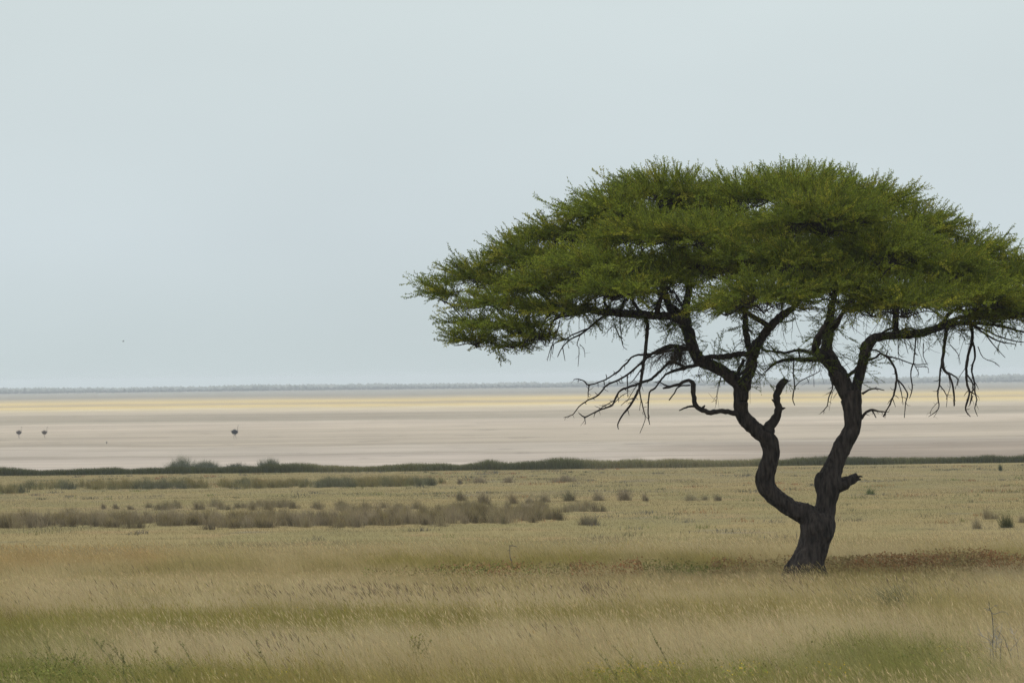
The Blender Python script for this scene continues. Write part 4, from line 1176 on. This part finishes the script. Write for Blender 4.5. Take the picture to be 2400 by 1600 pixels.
# leaves
V_, F_, C_ = [], [], []
nacc = 0
ti = rng.integers(0, len(TEMPL), len(spr_p))
ex = spr_d
ey = np.cross(spr_n, ex); ey /= np.linalg.norm(ey, axis=1, keepdims=True)
ez = np.cross(ex, ey)
TW = np.array([.045, .038, .022])
for t in range(len(TEMPL)):
    sel = np.where(ti == t)[0]
    q, kind = TEMPL[t]
    fl_ = q.reshape(-1, 3)
    B = np.stack([ex[sel], ey[sel], ez[sel]], 1) * spr_s[sel][:, None, None]
    W_ = np.einsum('vk,skj->svj', fl_, B) + spr_p[sel][:, None, :]
    nq = len(q)
    cl = np.repeat(spr_c[sel][:, None, :], nq, 1) * (1 + .22 * (rng.random((len(sel), nq, 1)) - .5))
    cl[:, kind == 1, :] = TW
    V_.append(W_.reshape(-1, 3)); C_.append(np.repeat(cl.reshape(-1, 3), 4, 0))
    nacc += len(sel) * nq
Vc = np.concatenate(V_); Cc_ = np.concatenate(C_)
crown = link('crown', arr_mesh('crown', Vc, np.arange(len(Vc)).reshape(-1, 4), Cc_), M_leaf, tree)
link('branchlets', tb.mesh('branchlets'), M_twig, crown)
print('sprays', len(spr_p), 'leaf quads', len(Vc) // 4)

# fine bare twigs hanging under the limbs
zsel = nodes[(nrad < .27) & (nodes[:, 2] > 3.2)]
for k in range(72):
    tb = Tubes()
    a0 = zsel[rng.integers(len(zsel))]
    for c_ in range(3):
        a = a0
        L = rng.uniform(.2, .6)
        d = np.array([rng.normal(0, .55) + .25 * np.sign(a[0] + .3), rng.normal(0, .4), -abs(rng.normal(.55, .3))]); d /= np.linalg.norm(d)
        q = [a, a + d * L * .5 + rng.normal(0, .03, 3), a + d * L + rng.normal(0, .05, 3)]
        pr, rr = tb.add(q, [.006, .0045, .002], 4, .1, 0, False)
        for z in range(rng.integers(1, 4)):
            i = rng.integers(1, len(pr) - 1)
            e = d + rng.normal(0, .6, 3); e /= np.linalg.norm(e); l2 = L * rng.uniform(.2, .5)
            tb.add([pr[i], pr[i] + e * l2 * .5 + rng.normal(0, .01, 3), pr[i] + e * l2], [.0035, .0028, .0015], 3, None, 0, False)
    link('hanging_twig', tb.mesh('hanging_twig'), M_dead, tree)

# shaggy tangle of dry twigs and leaves where the left limb bends
tb = Tubes()
sp_ = Soup()
cT = P(1590, 822, YT - .5) - TB
core = []
for k in range(9):
    a = np.array([.05, 0, .02]) + cT; e = cT + np.array([rng.uniform(-.55, .25), rng.normal(0, .22), rng.uniform(-.22, .22)])
    q, _ = tb.add(np.array([a, a * .6 + e * .4 + rng.normal(0, .06, 3), a * .25 + e * .75 + rng.normal(0, .06, 3), e]), [.014, .011, .008, .004], 5, .04, 0, False)
    core += list(q[1:])
for k in range(520):
    a = core[rng.integers(len(core))]
    d = np.array([-.45 + rng.normal(0, .6), rng.normal(0, .5), -.3 + rng.normal(0, .6)]); d /= np.linalg.norm(d)
    L = rng.uniform(.1, .34)
    tb.add([a, a + d * L * .5 + rng.normal(0, .02, 3), a + d * L + [0, 0, -.03]], [.004, .003, .0015], 3, None, 0, False)
link('twig_tangle', tb.mesh('twig_tangle'), plain_mat('dry_twigs', (.035, .027, .02), (.075, .058, .042), 12), tree)

# ------------------------------------------------------------------ ostriches
def ostrich(label, px, row, hgt, male, stride):
    p = G(px, row)
    root = empty('ostrich', p); tag(root, label, 'ostrich', 'ostriches walking on the pan')
    s = hgt / 2.5
    tb = Tubes()
    for sg, st in ((1, stride), (-1, -stride)):
        tb.add(np.array([(.0, .10 * sg, 1.12), (.05 + st * .25, .11 * sg, .95), (-.10 + st * .6, .10 * sg, .52), (.0 + st, .10 * sg, .07), (.02 + st, .10 * sg, .03)]) * s,
               np.array([.13, .12, .05, .032, .04]) * s, 8, .05)
        tb.add(np.array([(-.03 + st, .10 * sg, .035), (.10 + st, .10 * sg, .03), (.22 + st, .11 * sg, .02)]) * s, np.array([.045, .04, .02]) * s, 6, .05)
    tb.add(np.array([(-.48, 0, 1.28), (-.25, 0, 1.22), (.05, 0, 1.22), (.35, 0, 1.30), (.45, 0, 1.38)]) * s, np.array([.12, .27, .31, .22, .12]) * s, 12, .06)
    tb.add(np.array([(.36, 0, 1.30), (.50, 0, 1.55), (.47, 0, 1.85), (.50, 0, 2.15), (.55, 0, 2.36), (.60, 0, 2.42)]) * s, np.array([.13, .085, .055, .048, .05, .07]) * s, 10, .05)
    tb.add(np.array([(.54, 0, 2.42), (.62, 0, 2.44), (.72, 0, 2.41), (.80, 0, 2.38)]) * s, np.array([.055, .068, .038, .015]) * s, 8, .03)
    raw = tb.mesh('body')
    t_ = bpy.data.objects.new('t', raw); COL.objects.link(t_)
    m_ = t_.modifiers.new('r', 'REMESH'); m_.mode = 'VOXEL'; m_.voxel_size = .022 * s
    b_ = bpy.data.meshes.new_from_object(t_.evaluated_get(bpy.context.evaluated_depsgraph_get())); b_.name = 'body'
    bpy.data.objects.remove(t_); bpy.data.meshes.remove(raw)
    b_.polygons.foreach_set('use_smooth', np.ones(len(b_.polygons), bool)); b_.materials.clear()
    skin = plain_mat('ostrich_skin', (.20, .17, .145), (.25, .21, .18), 6)
    link('body', b_, skin, root)
    fc = ((.006, .006, .007), (.013, .013, .015)) if male else ((.040, .031, .027), (.075, .060, .050))
    fm = plain_mat('ostrich_plumage', *fc, 9, .9, .4)
    tb = Tubes()
    tb.add(np.array([(-.62, 0, 1.36), (-.45, 0, 1.30), (-.2, 0, 1.27), (.08, 0, 1.27), (.34, 0, 1.34), (.46, 0, 1.44)]) * s, np.array([.08, .34, .45, .46, .33, .12]) * s, 14, .06, .12)
    link('plumage', tb.mesh('plumage'), fm, root)
    for sg in (1, -1):
        tb = Tubes()
        tb.add(np.array([(.30, .22 * sg, 1.42), (.05, .34 * sg, 1.34), (-.25, .33 * sg, 1.24), (-.52, .26 * sg, 1.16)]) * s, np.array([.07, .15, .14, .04]) * s, 10, .06, .15)
        link('wing', tb.mesh('wing'), fm, root)
    tb = Tubes()
    for k in range(7):
        a = (k - 3) * .12
        tb.add(np.array([(-.48, a * .4, 1.34), (-.64, a, 1.44), (-.76 + abs(a) * .15, a * 1.4, 1.42 + .03 * (k % 2))]) * s, np.array([.08, .07, .02]) * s, 6, .06)
    link('tail', tb.mesh('tail'), plain_mat('ostrich_tail', (.03, .026, .024), (.07, .06, .055), 9) if male else fm, root)
    return root


ostrich('brown female ostrich farther to the left of two walking together on the pan', 45, 1026, 2.15, False, .05)
ostrich('brown female ostrich following close right of another brown one', 105, 1026, 2.15, False, -.04)
ostrich('black male ostrich with pale legs walking alone on the pan', 551, 1028, 2.5, True, .22)

# a small upright stone on the pan and a bird in the sky
p = G(250, 1039)
bm = bmesh.new(); bmesh.ops.create_icosphere(bm, subdivisions=3, radius=1)
for v in bm.verts:
    k = 1 + .25 * mnoise.noise(v.co * 1.7)
    v.co = Vector((v.co.x * .10 * k, v.co.y * .10 * k, .18 + v.co.z * .22 * k))
me = bpy.data.meshes.new('stone'); bm.to_mesh(me); bm.free()
o = link('stone', me, plain_mat('dark_stone', (.05, .048, .042), (.09, .085, .075), 8), loc=p)
tag(o, 'tiny dark upright stone on the pan between the brown and black ostriches', 'stone')
p = P(288.7, 799.5, 420)
root = empty('flying_bird', p); tag(root, 'tiny dark bird flying high over the left of the pan', 'bird')
tb = Tubes(); tb.add([(-.09, 0, 0), (-.04, 0, 0), (.03, 0, .005), (.08, 0, .015), (.105, 0, .012)], [.008, .028, .034, .02, .006], 8, .02)
bird = plain_mat('bird_feathers', (.03, .03, .03), (.05, .05, .05), 9)
link('body', tb.mesh('body'), bird, root)
for sg in (1, -1):
    tb = Tubes(); tb.add([(.01, .01 * sg, .01), (.0, .08 * sg, .05), (-.02, .17 * sg, .04)], [.028, .024, .006], 6, .03)
    link('wing', tb.mesh('wing'), bird, root)

# ------------------------------------------------------------------ render settings
S.view_settings.view_transform = 'Standard'; S.view_settings.look = 'None'
S.view_settings.exposure = 0; S.view_settings.gamma = 1; S.view_settings.use_curve_mapping = False
S.render.engine = 'CYCLES'
S.cycles.max_bounces = 8; S.cycles.diffuse_bounces = 4; S.cycles.transmission_bounces = 4; S.cycles.volume_bounces = 0
S.cycles.use_adaptive_sampling = False
S.cycles.use_denoising = True
S.cycles.denoiser = 'OPENIMAGEDENOISE'
S.cycles.denoising_input_passes = 'RGB_ALBEDO_NORMAL'
S.cycles.denoising_prefilter = 'NONE'
